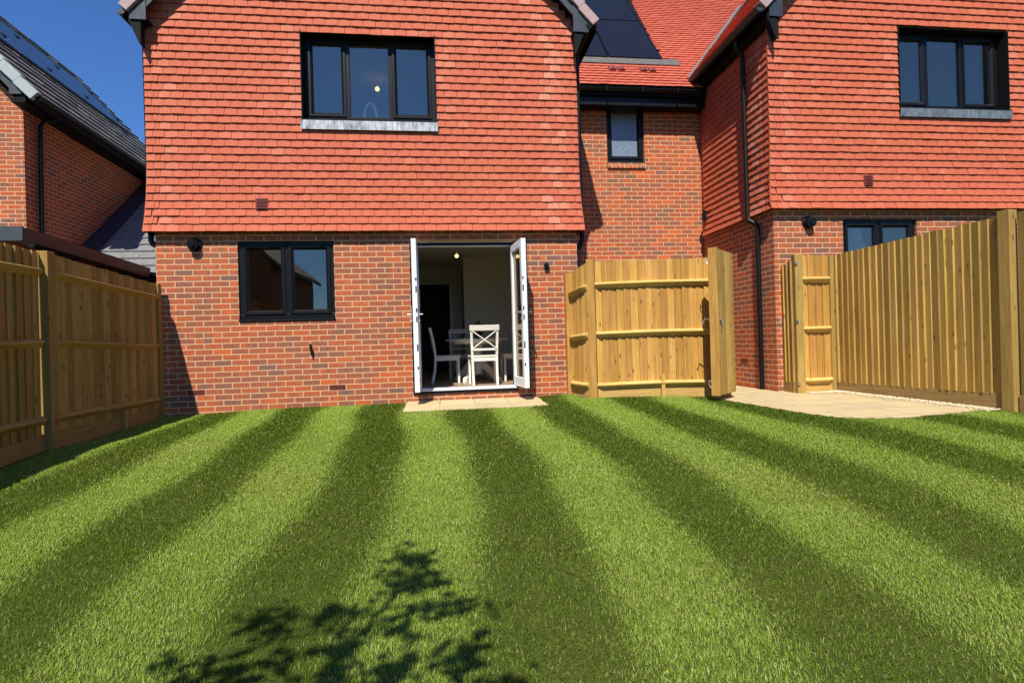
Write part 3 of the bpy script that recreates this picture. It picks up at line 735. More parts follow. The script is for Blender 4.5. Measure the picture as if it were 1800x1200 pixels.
for i in range(4):
    for j in range(1):
        y0 = 2.55 + i * 1.22; y1 = y0 + 1.217
        q = MB(); u0, u1 = 2.02, 3.72
        q.hexa([lr(u0, y0, .03), lr(u0, y1, .03), lr(u1, y1, .03), lr(u1, y0, .03), lr(u0, y0, .075), lr(u0, y1, .075), lr(u1, y1, .075), lr(u1, y0, .075)])
        SP = obj('solar_panel', q, M['solar_left'], LH, bevel=.003)
        e = MB()
        for uu in (2.4, 3.3):
            e = MB(); e.hexa([lr(uu, y1 - .03, .07), lr(uu, y1 + .05, .07), lr(uu + .07, y1 + .05, .07), lr(uu + .07, y1 - .03, .07), lr(uu, y1 - .03, .095), lr(uu, y1 + .05, .095), lr(uu + .07, y1 + .05, .095), lr(uu + .07, y1 - .03, .095)])
            obj('clamp', e, M['blackmatt'], SP)
c = MB(); k = 0
while k * .36 < LS:
    a = k * .36; o = lr(a, 2.14, -.10); e1 = lr(a + .36, 2.14, -.115)
    p = [o, e1, e1 + Vector((0, .12, 0)), o + Vector((0, .12, 0))]; up = Vector((sl, 0, cl)) * .16
    c.hexa(p + [q + up for q in p]); k += 1
obj('verge_cap', c, M['cap_grey'], LH, bevel=.006)
b = MB(); b.prism([(-3.02, 2.2, 4.93), (-3.2, 2.2, 4.93), (-3.2, 2.2, 5.22), (-3.02, 2.2, 5.02)], (0, .022, 0))
b.prism([(-3.2, 2.212, 5.22), (-3.2, 2.212, 5.02), (-5.9, 2.212, 8.0), (-5.9, 2.212, 8.2)], (0, .022, 0))
obj('bargeboard', b, M['fascia_grey'], LH)
s = MB(); s.hexa([sh((-3.2, 2.23, 4.80)), sh((-2.98, 2.23, 4.80)), sh((-2.98, 8.3, 4.80)), sh((-3.2, 8.3, 4.80)), sh((-3.2, 2.23, 4.83)), sh((-2.98, 2.23, 4.98)), sh((-2.98, 8.3, 4.98)), sh((-3.2, 8.3, 4.83))])
obj('soffit', s, M['blackmatt'], LH)
g = MB(); half_gutter(g, sh((-2.765, 2.20, 4.885)), sh((-2.765, 8.3, 4.885)), .066)
obj('gutter', g, M['black'], LH, smooth=True)
c = MB(); c.tube([(-2.77, 2.98, 4.83), (-2.92, 2.95, 4.82), (-3.1, 2.82, 4.72), (-3.14, 2.80, 4.62), (-3.14, 2.76, 1.9)], .036, 10)
obj('downpipe', c, M['black'], LH, smooth=True)

# low flat roofed outbuilding of the left house, beside the fence
G1 = thing('outbuilding', 'low flat roofed brick outbuilding just beyond the shaded left fence', 'outbuilding', (-2.4, 1.5, -.2))
w = MB(); w.hexa([(-3.19, .35, -.6), (-1.85, .35, -.6), (-1.85, 3.0, -.6), (-3.19, 3.0, -.6), (-3.19, .35, 2.16), (-1.85, .35, 2.16), (-1.85, 3.0, 2.07), (-3.19, 3.0, 2.07)])
obj('wall', w, M['brick_far'], G1)
w = MB(); w.hexa([(-6.0, .08, 2.14), (-1.63, .08, 2.14), (-1.63, 3.15, 2.04), (-6.0, 3.15, 2.04), (-6.0, .08, 2.30), (-1.63, .08, 2.30), (-1.63, 3.15, 2.19), (-6.0, 3.15, 2.19)])
obj('roof', w, M['fascia_brown'], G1)
w = MB(); w.box(-6.0, -1.60, .045, .079, 2.13, 2.315); obj('fascia', w, M['fascia_grey'], G1, bevel=.003)
w = MB(); w.hexa([(-1.629, .08, 2.10), (-1.60, .08, 2.10), (-1.60, 3.16, 2.00), (-1.629, 3.16, 2.00), (-1.629, .08, 2.305), (-1.60, .08, 2.305), (-1.60, 3.16, 2.20), (-1.629, 3.16, 2.20)])
obj('side_fascia', w, M['fascia_brown'], G1)
g = MB(); half_gutter(g, (-1.54, .10, 2.10), (-1.54, 3.2, 1.99), .055)
for k in range(5): g.box(-1.60, -1.48, .3 + k * .62, .325 + k * .62, 2.02 - k * .022, 2.10 - k * .022)
obj('gutter', g, M['blackmatt'], G1, smooth=True)

# garage with a dark tiled roof between the houses
G2 = thing('garage', 'garage with dark tiled roof half in sun behind the left corner of the house', 'garage', (-1.6, 3.5, -.2))
pg = math.radians(39); yg, zg = 3.22, 2.10
w = MB(); w.box(-3.19, -.01, 3.5, 3.64, -.6, 2.14); obj('wall', w, M['brick_far'], G2)
t = MB(); n = 0
while n * .27 < 5.2:
    v = n * .27
    for i in range(11):
        x0 = -3.19 + i * .29 + (.145 if n % 2 else 0); x1 = min(x0 + .286, -.01)
        if n % 2 and i == 0: 
            pass
        A = lambda x, vv, nn: Vector((x, yg + vv * math.cos(pg) - nn * math.sin(pg), zg + vv * math.sin(pg) + nn * math.cos(pg)))
        if x1 > x0: t.hexa([A(x0, v, -.01), A(x1, v, -.01), A(x1, v + .3, -.03), A(x0, v + .3, -.03), A(x0, v, .036), A(x1, v, .036), A(x1, v + .3, .004), A(x0, v + .3, .004)])
    n += 1
r = MB(); r.prism([(-3.19, yg, zg - .03), (-3.19, yg + 5.2 * math.cos(pg), zg + 5.2 * math.sin(pg) - .03), (-3.19, yg + 5.2 * math.cos(pg), zg + 5.2 * math.sin(pg) - .15), (-3.19, yg, zg - .15)], (3.18, 0, 0))
R2 = obj('roof', r, M['blackmatt'], G2); obj('roof_tiles', t, M['slate'], R2)
A = lambda x, vv, nn: Vector((x, yg + vv * math.cos(pg) - nn * math.sin(pg), zg + vv * math.sin(pg) + nn * math.cos(pg)))
q = MB(); q.hexa([A(-3.18, 0, .03), A(-2.85, 0, .03), A(-2.85, 5.2, .03), A(-3.18, 5.2, .03), A(-3.18, 0, .08), A(-2.85, 0, .055), A(-2.85, 5.2, .055), A(-3.18, 5.2, .08)])
obj('lead_flashing', q, m_plain('dark lead valley', (.03, .034, .05), .5, var=.2), R2)
g = MB(); half_gutter(g, (-3.1, yg - .04, zg - .03), (-.03, yg - .04, zg - .03), .055); g.box(-3.18, -.02, yg + .03, yg + .055, zg - .2, zg - .02)
obj('gutter', g, M['black'], G2, smooth=True)

# house across the gardens, seen only mirrored in the kitchen window
NH = thing('brick_house', 'neighbouring brick house across the gardens mirrored in the kitchen window', 'house', (-9, -25, -.5))
w = MB(); w.prism([(-16.3, -21, -.6), (-4.7, -21, -.6), (-4.7, -21, 5), (-10.5, -21, 10.2), (-16.3, -21, 5)], (0, -9, 0)); obj('wall', w, M['brick_far'], NH)
r = MB()
for sg in (-1, 1):
    r.prism([(-10.5, -20.7, 10.5), (-10.5 + sg * 6.3, -20.7, 4.85), (-10.5 + sg * 6.3, -20.7, 4.65), (-10.5, -20.7, 10.3)], (0, -9.6, 0))
obj('roof', r, M['conc'], NH)

# ================================================================== fences
def plan(P0, P1):
    P0 = Vector((P0[0], P0[1], 0)); P1 = Vector((P1[0], P1[1], 0)); d = P1 - P0; L = d.length; d /= L; return P0, d, L
def post(root, x, y, z0, z1, m, w=.1, rot=0, gap=False):
    mb = MB(); c, s = math.cos(rot), math.sin(rot)
    U = Vector((c, s, 0)) * w; V = Vector((-s, c, 0)) * w
    mb.obox(Vector((x, y, z0)) - U / 2 - V / 2, U, V, (0, 0, z1 - z0)); return obj('post', mb, M[m], root, bevel=.004)
def bay(root, P0, P1, g0, g1, t0, t1, n_side, mw, mr, rails=True, step=1, railz=(.165, .845, 1.50), gb=.145, exp_=.1, board_seed=0, rail_ends=.0, skew=0):
    """one bay of featheredge boards; n_side: +1/-1 picks the visible side (left of the direction = +1)"""
    P, d, L = plan(P0, P1); n = Vector((-d.y, d.x, 0)) * n_side
    rnd = random.Random(board_seed)
    def pt(u, t, z): return P + d * u + n * t + Vector((0, 0, z))
    mb = MB(); u = 0; G = lambda q: lerp(g0, g1, q / L); T = lambda q: lerp(t0, t1, q / L)
    nb = max(1, round(L / exp_)); e = L / nb
    for k in range(nb):
        a, b = k * e, min(L, k * e + e + .022) if step > 0 else k * e + e
        if step < 0: a = max(0, a - .022)
        TK = .026 if rails else .036
        th0, th1 = (TK, .006) if step > 0 else (.006, TK)
        j = rnd.gauss(0, .003); tz = rnd.gauss(0, .003); w1, w2 = rnd.gauss(0, .005), rnd.gauss(0, .005)
        zb = G(a) + gb - .004
        if rails: q0, q1 = -.028, -.028     # flat back against the rails, thickness away from the viewer; slight steps
        f = .0
        tt = lambda th: (.0 + j, -th + j)
        # visible face offset: the thick edge stands proud
        p = []
        for z, sft in ((zb, w1), (T((a + b) / 2) + tz, w2)):
            p += [pt(a + sft, -.022, z), pt(b + sft, -.022, z), pt(b + sft, -.022 + th1 + j, z), pt(a + sft, -.022 + th0 + j, z)]
        mb.hexa(p)
    B = obj('board_panel', mb, M[mw], root)
    if gb > 0:
        gm = MB(); p = []
        for z0_, z1_ in ((-.03, gb),):
            gm.hexa([pt(0, -.025, G(0) + z0_), pt(L, -.025, G(L) + z0_), pt(L, .004, G(L) + z0_), pt(0, .004, G(0) + z0_), pt(0, -.025, G(0) + z1_), pt(L, -.025, G(L) + z1_), pt(L, .004, G(L) + z1_), pt(0, .004, G(0) + z1_)])
        obj('gravel_board', gm, M[mr], root, bevel=.002)
    if rails:
        rm = MB()
        for rz in railz:
            N_ = 9; rows = []
            bow = rnd.gauss(0, .012)
            for i in range(N_):
                u = L * i / (N_ - 1); z = lerp(g0, g1, u / L) + rz * (T(u) - G(u)) / 1.82 + bow * math.sin(math.pi * i / (N_ - 1))
                k = 1.0
                if i == 0 or i == N_ - 1: k = .35
                rows.append([pt(u, .0, z + .042), pt(u, .012 + .050 * k, z + .012), pt(u, .012 + .050 * k, z - .004), pt(u, .0, z - .044)])
            tp = min(.4, .075 / L); us = [0, tp, lerp(tp, .5, .33), lerp(tp, .5, .66), .5, 1 - lerp(tp, .5, .66), 1 - lerp(tp, .5, .33), 1 - tp, 1]
            rows = []; rm = MB(); bow = bow if L > 1.2 else 0
            for i, q in enumerate(us):
                u = L * q; z = lerp(g0, g1, q) + rz * (T(u) - G(u)) / 1.82 + bow * math.sin(math.pi * q); k = .3 if i in (0, 8) else 1.0
                rows.append([pt(u, -.004, z + .040), pt(u, .014 + .048 * k, z + .018), pt(u, .014 + .048 * k, z + .004), pt(u, -.004, z - .046)])
            vs = [v for r0 in rows for v in r0]; fs = [(3, 2, 1, 0), (32, 33, 34, 35)]
            for i in range(8):
                for q in range(4): fs.append((i * 4 + q, i * 4 + (q + 1) % 4, i * 4 + 4 + (q + 1) % 4, i * 4 + 4 + q))
            rm.add(vs, fs); obj('rail', rm, M[mr], B)
    return B
# left fence, in shade; posts at Y -.14, -2.1, -4.0, -5.9, -7.8
F1 = thing('fence', 'long shaded closeboard timber fence along the left side of the lawn', 'fence', (.03, -2.1, -.2))
fy = [-.14, -2.09, -4.0, -5.9, -7.8]
tz = [1.535, 1.625, 1.66, 1.66, 1.66]; gg = [-.20, -.20, -.33, -.44, -.49]
for i, y in enumerate(fy): post(F1, .06 if i == 0 else .035, y, gg[i] - .1, tz[i] + (.0 if i else -.005), 'wood_shade', .1 if i else .085)
bay(F1, (.075, -.19), (.035, -2.04), -.20, -.20, 1.53, 1.612, -1 * -1, 'wood_shade', 'wood_shade_rail', step=1, board_seed=3, railz=(.27, .98, 1.63))
bay(F1, (.03, -2.16), (.03, -3.95), -.205, -.33, 1.615, 1.64, 1, 'wood_shade', 'wood_shade_rail', step=-1, board_seed=5, railz=(.27, .98, 1.63))
bay(F1, (.03, -4.05), (.03, -5.85), -.33, -.44, 1.64, 1.64, 1, 'wood_shade', 'wood_shade_rail', step=-1, board_seed=6)
bay(F1, (.03, -5.95), (.03, -7.75), -.44, -.49, 1.64, 1.64, 1, 'wood_shade', 'wood_shade_rail', step=-1, board_seed=8)
c = MB(); c.box(.055, .10, -.98, -.93, -.24, .02); obj('cleat', c, M['wood_shade'], F1)
# screen by the corner of the house
F2 = thing('fence', 'short golden timber fence between the house corner and the open gate', 'fence', (6.4, -.7, -.12))
post(F2, 5.66, -.585, -.3, 1.72, 'wood_gold', .105, math.radians(-30)); post(F2, 5.462, -.045, -.25, 1.60, 'wood_gold', .075)
bay(F2, (5.485, -.09), (5.61, -.55), -.11, -.12, 1.60, 1.68, -1, 'wood_gold', 'wood_gold_rail', step=1, board_seed=11, exp_=.07)
bay(F2, (5.69, -.60), (7.33, -.80), -.125, -.12, 1.695, 1.70, -1, 'wood_gold', 'wood_gold_rail', step=1, board_seed=12)
c = MB(); c.obox((6.53, -.755, -.15), (.045, -.005, 0), (0, .04, 0), (0, 0, .32)); obj('cleat', c, M['wood_gold'], F2)
post(F2, 7.40, -.80, -.3, 1.66, 'wood_gold', .10, math.radians(-7))
# gate
GT = thing('gate', 'open boarded timber gate with a ring latch standing edge on', 'gate', (7.45, -.85, -.1))
Pn = Vector((7.02, -1.30, 0)); Pf = Vector((7.475, -.86, 0)); d = (Pf - Pn).normalized(); n = Vector((d.y, -d.x, 0)); Lg = (Pf - Pn).length
mb = MB()
for k in range(6):
    a = k * Lg / 6; b = a + Lg / 6 - .004
    mb.obox(Pn + d * a + n * (.012 + random.gauss(0, .001)) + Vector((0, 0, -.075)), d * (b - a), n * .018, (0, 0, 1.815 + random.gauss(0, .002)))
GB = obj('board_panel', mb, M['wood_front'], GT, bevel=.003)
mb = MB(); up = Vector((0, 0, 1))
mb.obox(Pn - n * .075 + Vector((0, 0, -.08)) - d * .002, d * .045, n * .11, up * 1.83)
mb.obox(Pf - d * .045 - n * .045 + Vector((0, 0, -.07)), d * .045, n * .056, up * 1.80)
for z in (.08, .85, 1.5): mb.obox(Pn + d * .045 - n * .045 + Vector((0, 0, z)), d * (Lg - .09), n * .056, up * .09)
mb.beam(Pn + d * .08 - n * .018 + up * .18, Pf - d * .08 - n * .018 + up * .86, .05, .09, n); mb.beam(Pn + d * .08 - n * .018 + up * .95, Pf - d * .08 - n * .018 + up * 1.50, .05, .09, n)
obj('gate_frame', mb, M['wood_gold'], GT, bevel=.003)
mb = MB(); q = Pn + d * .075 + n * .03 + up * .86
mb.tube([q, q + n * .02], .026, 14); mb.tube([q + n * .02 + up * .0, q + n * .03 + up * -.03, q + n * .03 + up * -.075, q + n * .024 + up * -.10], .006, 6)
q2 = Pn - n * .075 + d * .01 + up * .86; mb.tube([q2, q2 - n * .05 - d * .03 + up * .02, q2 - n * .075 - d * .05 - up * .05], .008, 6)
for z in (1.62, .08): 
    q3 = Pn - n * .075 + d * .02 + up * z; mb.tube([q3, q3 - n * .03 + up * .03, q3 - n * .035 - up * .03, q3 - n * .01 - up * .06], .006, 6)
obj('latch', mb, M['steel'], GT, smooth=True)
# right fence
F3 = thing('fence', 'tall olive closeboard timber fence on the right running towards the viewer', 'fence', (9.1, -1.8, -.16))
post(F3, 8.50, -.75, -.3, 1.735, 'wood_front', .105, math.radians(-8)); post(F3, 9.02, -.72, -.3, 1.72, 'wood_front', .06); 
bay(F3, (8.56, -.735), (8.99, -.735), -.165, -.165, 1.725, 1.725, -1, 'wood_gold', 'wood_gold_rail', step=1, board_seed=21, exp_=.11)
bay(F3, (8.46, -.42), (8.44, -.71), -.15, -.16, 1.60, 1.66, -1, 'wood_front', 'wood_rail', rails=False, step=-1, board_seed=22)
bay(F3, (9.05, -.70), (9.29, -2.80), -.165, -.15, 1.725, 1.785, -1, 'wood_front', 'wood_rail', rails=False, step=-1, board_seed=23, exp_=.089)
post(F3, 9.315, -2.87, -.3, 1.83, 'wood_front', .11, math.radians(-84))
bay(F3, (9.32, -2.94), (9.50, -4.8), -.16, -.30, 1.80, 1.80, -1, 'wood_front', 'wood_rail', rails=False, step=-1, board_seed=24)
post(F3, 9.52, -4.86, -.45, 1.83, 'wood_front', .10, math.radians(-84))
bay(F3, (9.53, -4.92), (9.70, -6.8), -.30, -.42, 1.80, 1.80, -1, 'wood_front', 'wood_rail', rails=False, step=-1, board_seed=25)
for z in (1.61, .83, -.02):
    mb = MB(); c0 = Vector((8.46, -.80, z)); mb.tube([c0 + Vector((-.01, .0, 0)), c0 + Vector((-.014, -.022, 0))], [.024, .014], 12); obj('bolt_head', mb, M['steel'], F3, smooth=True)

# ================================================================== paving
def slab(mb, x0, x1, y0, y1, z):
    j = random.gauss(0, .0008); g = .003
    mb.hexa([(x0 + g, y0 + g, z - .06), (x1 - g, y0 + g, z - .06), (x1 - g, y1 - g, z - .06), (x0 + g, y1 - g, z - .06), (x0 + g, y0 + g, z + j), (x1 - g, y0 + g, z + j), (x1 - g, y1 - g, z + j), (x0 + g, y1 - g, z + j)])
mb = MB()
for i in range(4):
    for j in range(2):
        x0 = 3.175 + i * .45; y1 = -.005 - j * .475; z = -.120 - .014 * j
        slab(mb, x0, x0 + .45, y1 - .475, y1, z)
struct(obj('patio', mb, M['stone'], bevel=.003))
mb = MB(); mb.box(3.178, 4.972, -.95, -.008, -.24, -.142); struct(obj('patio_bed', mb, M['gravel']))
PATH = [(7.16, 1.6), (7.16, -.95), (7.22, -1.35), (7.33, -1.8), (7.42, -2.25), (7.53, -2.62), (7.72, -2.86), (8.05, -2.95), (8.5, -2.9), (8.95, -2.78), (9.25, -2.70), (9.25, 1.6)]
def inpoly(x, y, poly):
    x = np.asarray(x); y = np.asarray(y); r = np.zeros(x.shape, bool); n = len(poly)
    for i in range(n):
        (x1, y1), (x2, y2) = poly[i], poly[(i + 1) % n]
        c = ((y1 > y) != (y2 > y)) & (x < (x2 - x1) * (y - y1) / (y2 - y1 + 1e-12) + x1); r ^= c
    return r
mb = MB(); st = .05
PX = np.arange(7.1, 9.30, st); PY = np.arange(-3.05, 1.6, st); idx = {}
def pv(i, j):
    if (i, j) not in idx:
        x, y = 7.1 + i * st, -3.05 + j * st; idx[(i, j)] = len(mb.v); mb.v.append((x, y, float(gz(x, min(y, 0))) + .008)); mb.a.append(0.0)
    return idx[(i, j)]
CX, CY = np.meshgrid(PX + st / 2, PY + st / 2, indexing='ij'); INN = inpoly(CX, CY, PATH) & ~((CX > 8.36) & (CY > -.45))
for i in range(len(PX)):
    for j in range(len(PY)):
        if INN[i, j]: mb.f.append((pv(i, j), pv(i + 1, j), pv(i + 1, j + 1), pv(i, j + 1)))
def m_paving(name):
    s = NT(name); g = s.geo(); P = s.sep(g['Position'])
    r = s.math('DIVIDE', s.math('ADD', P[1], 10), .45); row = s.math('FLOOR', r); fv = s.math('FRACT', r)
    c = s.math('ADD', s.math('DIVIDE', s.math('ADD', P[0], .13), .6), s.math('MULTIPLY', s.math('FLOORED_MODULO', row, 2), .5)); col = s.math('FLOOR', c); fu = s.math('FRACT', c)
    d = s.math('MINIMUM', s.math('MULTIPLY', s.math('MINIMUM', fu, s.math('SUBTRACT', 1, fu)), .6), s.math('MULTIPLY', s.math('MINIMUM', fv, s.math('SUBTRACT', 1, fv)), .45))
    jt = s.ramp(d, [(.005, 0.0), (.009, 1.0)])
    wn = s.n('TexWhiteNoise', noise_dimensions='2D'); s.put(wn.inputs['Vector'], s.comb(col, row, 0)); rc = s.sep(wn.outputs['Color'])
    lay = s.noise(s.comb(s.math('MULTIPLY', P[0], 3), s.math('MULTIPLY', P[1], 13), s.math('MULTIPLY', rc[0], 20)), 1, 5, .6, .8); f = s.noise(g['Position'], 130, 3, .7)
    bs = s.ramp(rc[0], [(0, (.50, .38, .19)), (.5, (.56, .44, .23)), (1, (.46, .37, .21))])
    bs = s.mix(s.ramp(lay, [(.35, 0.0), (.7, .7)]), bs, (.63, .51, .28))
    bs = s.mix(s.ramp(f, [(.6, 0.0), (.8, .35)]), bs, (.36, .29, .17))
    colr = s.mix(jt, (.33, .26, .15), bs)
    s.bsdf(colr, .85, s.math('ADD', s.math('MULTIPLY', jt, .8), s.math('MULTIPLY', lay, .5)), .4, .006, spec=.25); return s.m
struct(obj('path', mb, m_paving('sandstone path')))
# gravel strip at the foot of the right fence and under the short panel
mb = MB()
for k in range(2600):
    u = random.random()
    if u < .8:
        t = random.random(); x = 9.04 + .24 * t - abs(random.gauss(0, .075)); y = -.72 - 2.1 * t; 
    else: x = random.uniform(8.55, 9.05); y = -.80 - abs(random.gauss(0, .06))
    if random.random() < .02: x -= .15
    z = float(gz(x, y)) + .010 + random.random() * .014; r0 = random.uniform(.006, .013)
    a = random.random() * 6.3; ca, sa = math.cos(a) * r0, math.sin(a) * r0
    mb.add([(x + ca, y + sa, z), (x - sa, y + ca, z + .002), (x - ca, y - sa, z), (x + sa, y - ca, z + .001), (x, y, z + r0 * .8), (x, y, z - r0 * .7)], [(0, 1, 4), (1, 2, 4), (2, 3, 4), (3, 0, 4), (1, 0, 5), (2, 1, 5), (3, 2, 5), (0, 3, 5)])
struct(obj('gravel', mb, M['gravel']), 'stuff')

# ================================================================== lawn blades
def lawn():
    parts = []
    def region(n, x0, x1, y0, y1): return rng.uniform(x0, x1, n), rng.uniform(y0, y1, n)
    cam = np.array([3.672, -7.724])
    X = []; Y = []
    def bandpts(d0, d1, dens):
        # forward distance d0..d1 in the garden
        x, y = region(int(dens * (9.9) * (d1 - d0) * 1.25), -.05, 9.85, cam[1] + d0 - 1.2, cam[1] + d1 + 1.2)
        f = (x - cam[0]) * .1258 + (y - cam[1]) * .992; l = (x - cam[0]) * .992 - (y - cam[1]) * .1258
        k = (f >= d0) & (f < d1) & (np.abs(l) < f * .97 + .5); return x[k], y[k], f[k]
    out = []
    for d0, d1, dens in ((.9, 1.9, 50000), (1.9, 2.8, 62000), (2.8, 4.0, 48000), (4.0, 5.6, 30000), (5.6, 8.2, 20000)):
        out.append(bandpts(d0, d1, dens))
    # thin cover outside the view
    x, y = region(60000, -.05, 9.85, -9, -.0); f = (x - cam[0]) * .1258 + (y - cam[1]) * .992; l = (x - cam[0]) * .992 - (y - cam[1]) * .1258
    k = (np.abs(l) >= f * .97 + .5) | (f < .9); out.append((x[k], y[k], np.full(k.sum(), 7.0)))
    x = np.concatenate([o[0] for o in out]); y = np.concatenate([o[1] for o in out]); f = np.concatenate([o[2] for o in out])
    k = (y < -.012) & ~((x > 3.17) & (x < 4.985) & (y > -.945)) & ~inpoly(x, y, PATH)
    k &= ~((x < .10)) | (y > 5); xf = np.interp(-y, [.7, 2.8, 4.8, 6.8], [9.0, 9.28, 9.48, 9.68]); k &= x < xf
    k &= ~((y > -.9) & (x > 8.3)); k &= ~((x > 5.5) & (y > -.62 - (x - 5.6) * .12 + .02))
    x, y, f = x[k], y[k], f[k]; n = len(x)
    # mown stripes: alternate lean of the blades
    wp = .05 * np.clip(x - 1.2, 0, 9) * np.clip((y + 3.6) / 2.6, 0, 1)
    wob = .05 * np.sin(y * 1.3 + x * .7) + .03 * np.sin(y * 3.1 + 2 * np.floor(x))
    s = (x + wp + wob - 1.65) / .55
    tri = np.abs((s % 2) - 1.0)            # 1 at s even, 0 at s odd
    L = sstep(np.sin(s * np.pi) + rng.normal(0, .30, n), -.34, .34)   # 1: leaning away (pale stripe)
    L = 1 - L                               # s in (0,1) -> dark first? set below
    fine = rng.random(n) 
    light = L > fine
    patch = .6 * np.sin(x * .9 + 2 * np.sin(y * .7 + 1)) * np.sin(y * 1.3 + 1.2 * np.sin(x * .8)) + .7 * np.sin(x * 1.7 + 1.3 * np.sin(y * 1.1)) * np.sin(y * 2.1 + .8 * np.sin(x * 2.3)) 
    patch2 = np.sin(x * 5.3 + 2 * np.sin(y * 4.1)) * np.sin(y * 6.1 + 1.5 * np.sin(x * 3.7))
    near = np.clip((4.5 - f) / 3.0, 0, 1)
    length = rng.uniform(.015, .031, n) * (1 + .12 * patch2); wid = np.where(f < 2.8, .0025, np.where(f < 4.0, .0032, np.where(f < 5.6, .0045, .0062))) * rng.uniform(.7, 1.3, n)
    edge = (y > -.20) | ((x > 3.0) & (x < 5.1) & (y > -1.05)); length = np.where(edge, length * 1.25, length)
    tilt = np.where(light, rng.normal(1.00, .22, n), rng.normal(.72, .30, n)); tilt = np.clip(tilt, .05, 1.35)
    az = np.where(light, rng.normal(np.pi / 2, .75, n), rng.normal(-np.pi / 2, .9, n))
    stray = rng.random(n) < .16; az = np.where(stray, rng.uniform(0, 2 * np.pi, n), az); tilt = np.where(stray, rng.uniform(.2, 1.1, n), tilt)
    dx, dy = np.cos(az), np.sin(az)
    z = gz(x, y) - .004
    px, py = -dy, dx
    t1 = tilt * .65; l1 = length * .55; l2 = length * .45
    mx, my, mz = x + dx * np.sin(t1) * l1, y + dy * np.sin(t1) * l1, z + np.cos(t1) * l1
    t2 = np.clip(tilt * 1.35, 0, 1.5)
    ex, ey, ez = mx + dx * np.sin(t2) * l2, my + dy * np.sin(t2) * l2, mz + np.cos(t2) * l2
    h = wid / 2
    V = np.empty((n, 5, 3)); V[:, 0] = np.stack([x - px * h, y - py * h, z], 1); V[:, 1] = np.stack([x + px * h, y + py * h, z], 1)
    V[:, 2] = np.stack([mx + px * h * .85, my + py * h * .85, mz], 1); V[:, 3] = np.stack([mx - px * h * .85, my - py * h * .85, mz], 1); V[:, 4] = np.stack([ex, ey, ez], 1)
    me = bpy.data.meshes.new('lawn'); me.vertices.add(n * 5); me.vertices.foreach_set('co', V.ravel())
    b = (np.arange(n) * 5)[:, None]; loops = np.concatenate([b, b + 1, b + 2, b + 3, b + 3, b + 2, b + 4], 1).ravel()
    me.loops.add(n * 7); me.loops.foreach_set('vertex_index', loops.astype(np.int32))
    ls = np.stack([np.arange(n) * 7, np.arange(n) * 7 + 4], 1).ravel(); lt = np.tile([4, 3], n)
    me.polygons.add(n * 2); me.polygons.foreach_set('loop_start', ls.astype(np.int32)); me.polygons.foreach_set('loop_total', lt.astype(np.int32))
    me.update(); me.validate()
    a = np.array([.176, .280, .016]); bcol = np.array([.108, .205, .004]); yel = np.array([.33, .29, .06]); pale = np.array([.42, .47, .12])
    mixl = np.clip(.15 + .70 * L + .12 * patch + rng.normal(0, .16, n), 0, 1.15)[:, None]  # light and dark from blade lean also put into the blade colour
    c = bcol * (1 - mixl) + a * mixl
    yw = np.clip(.07 + .24 * patch + rng.normal(0, .10, n), 0, .6)[:, None]; c = c * (1 - yw) + yel * yw
    dead = (rng.random(n) < .035)[:, None]; c = np.where(dead, np.array([.40, .34, .14]), c)
    pl = (rng.random(n) < .17)[:, None]; c = np.where(pl, pale * (.55 + .5 * mixl), c)
    far = np.clip((f - 4) / 3.5, 0, 1)[:, None]
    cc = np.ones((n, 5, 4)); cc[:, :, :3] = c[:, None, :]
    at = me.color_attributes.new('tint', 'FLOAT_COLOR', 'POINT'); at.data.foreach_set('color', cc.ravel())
    al = np.tile([0, 0, .5, .5, 1.0], n); aa = me.attributes.new('along', 'FLOAT', 'POINT'); aa.data.foreach_set('value', al)
    me.materials.append(M['grass'])
    o = bpy.data.objects.new('lawn', me); COL.objects.link(o); struct(o, 'stuff')
    o['label'] = 'striped mown green lawn'; o['category'] = 'lawn'
    print('blades', n)
lawn()

# ================================================================== dining room
def chair(loc, rot, label):
    t = thing('dining_chair', label, 'chair', (0, 0, 0), 'white cross back dining chairs round the table')
    m = M['white_paint']
    s = MB(); s.prism([(-.21, -.20, .435), (.21, -.20, .435), (.235, .22, .435), (-.235, .22, .435)], (0, 0, .025)); obj('seat', s, m, t, bevel=.006)
    a = MB(); a.box(-.185, .185, -.19, -.17, .375, .435); a.box(-.20, .20, .185, .205, .375, .435); a.beam((-.19, -.17, .405), (-.205, .185, .405), .02, .06); a.beam((.19, -.17, .405), (.205, .185, .405), .02, .06); obj('apron', a, m, t)
    for x in (-1, 1):
        l = MB(); l.beam((x * .205, .19, .0), (x * .205, .19, .435), .036, .036, (0, 1, 0)); obj('leg', l, m, t, bevel=.003)
        l = MB(); pts = [(x * .185, -.245, 0), (x * .187, -.20, .22), (x * .190, -.185, .44), (x * .198, -.215, .70), (x * .205, -.265, .93)]
        for p, q in zip(pts[:-1], pts[1:]): l.beam(p, q, .036, .034, (0, 1, 0))
        obj('leg', l, m, t)
    b = MB(); b.obox((-.23, -.275, .845), (.46, 0, 0), (0, .024, 0), (0, -.018, .085)); b.beam((-.19, -.214, .555), (.19, -.214, .555), .022, .032)
    b.beam((-.185, -.218, .57), (.19, -.258, .845), .016, .024, (0, 1, 0)); b.beam((.185, -.222, .57), (-.19, -.262, .845), .016, .024, (0, 1, 0))
    obj('backrest', b, m, t, bevel=.002)
    t.location = loc; t.rotation_euler = (0, 0, rot); return t
chair((4.315, 1.02, 0), math.radians(2), 'white cross back chair in the sun with its back to the door')
chair((3.74, 1.72, 0), math.radians(-88), 'white dining chair seen from its side at the left of the table')
chair((4.90, 1.75, 0), math.radians(92), 'white dining chair at the right of the table behind the open glass door')
chair((4.02, 2.62, 0), math.radians(178), 'white dining chair in shadow behind the far side of the table')
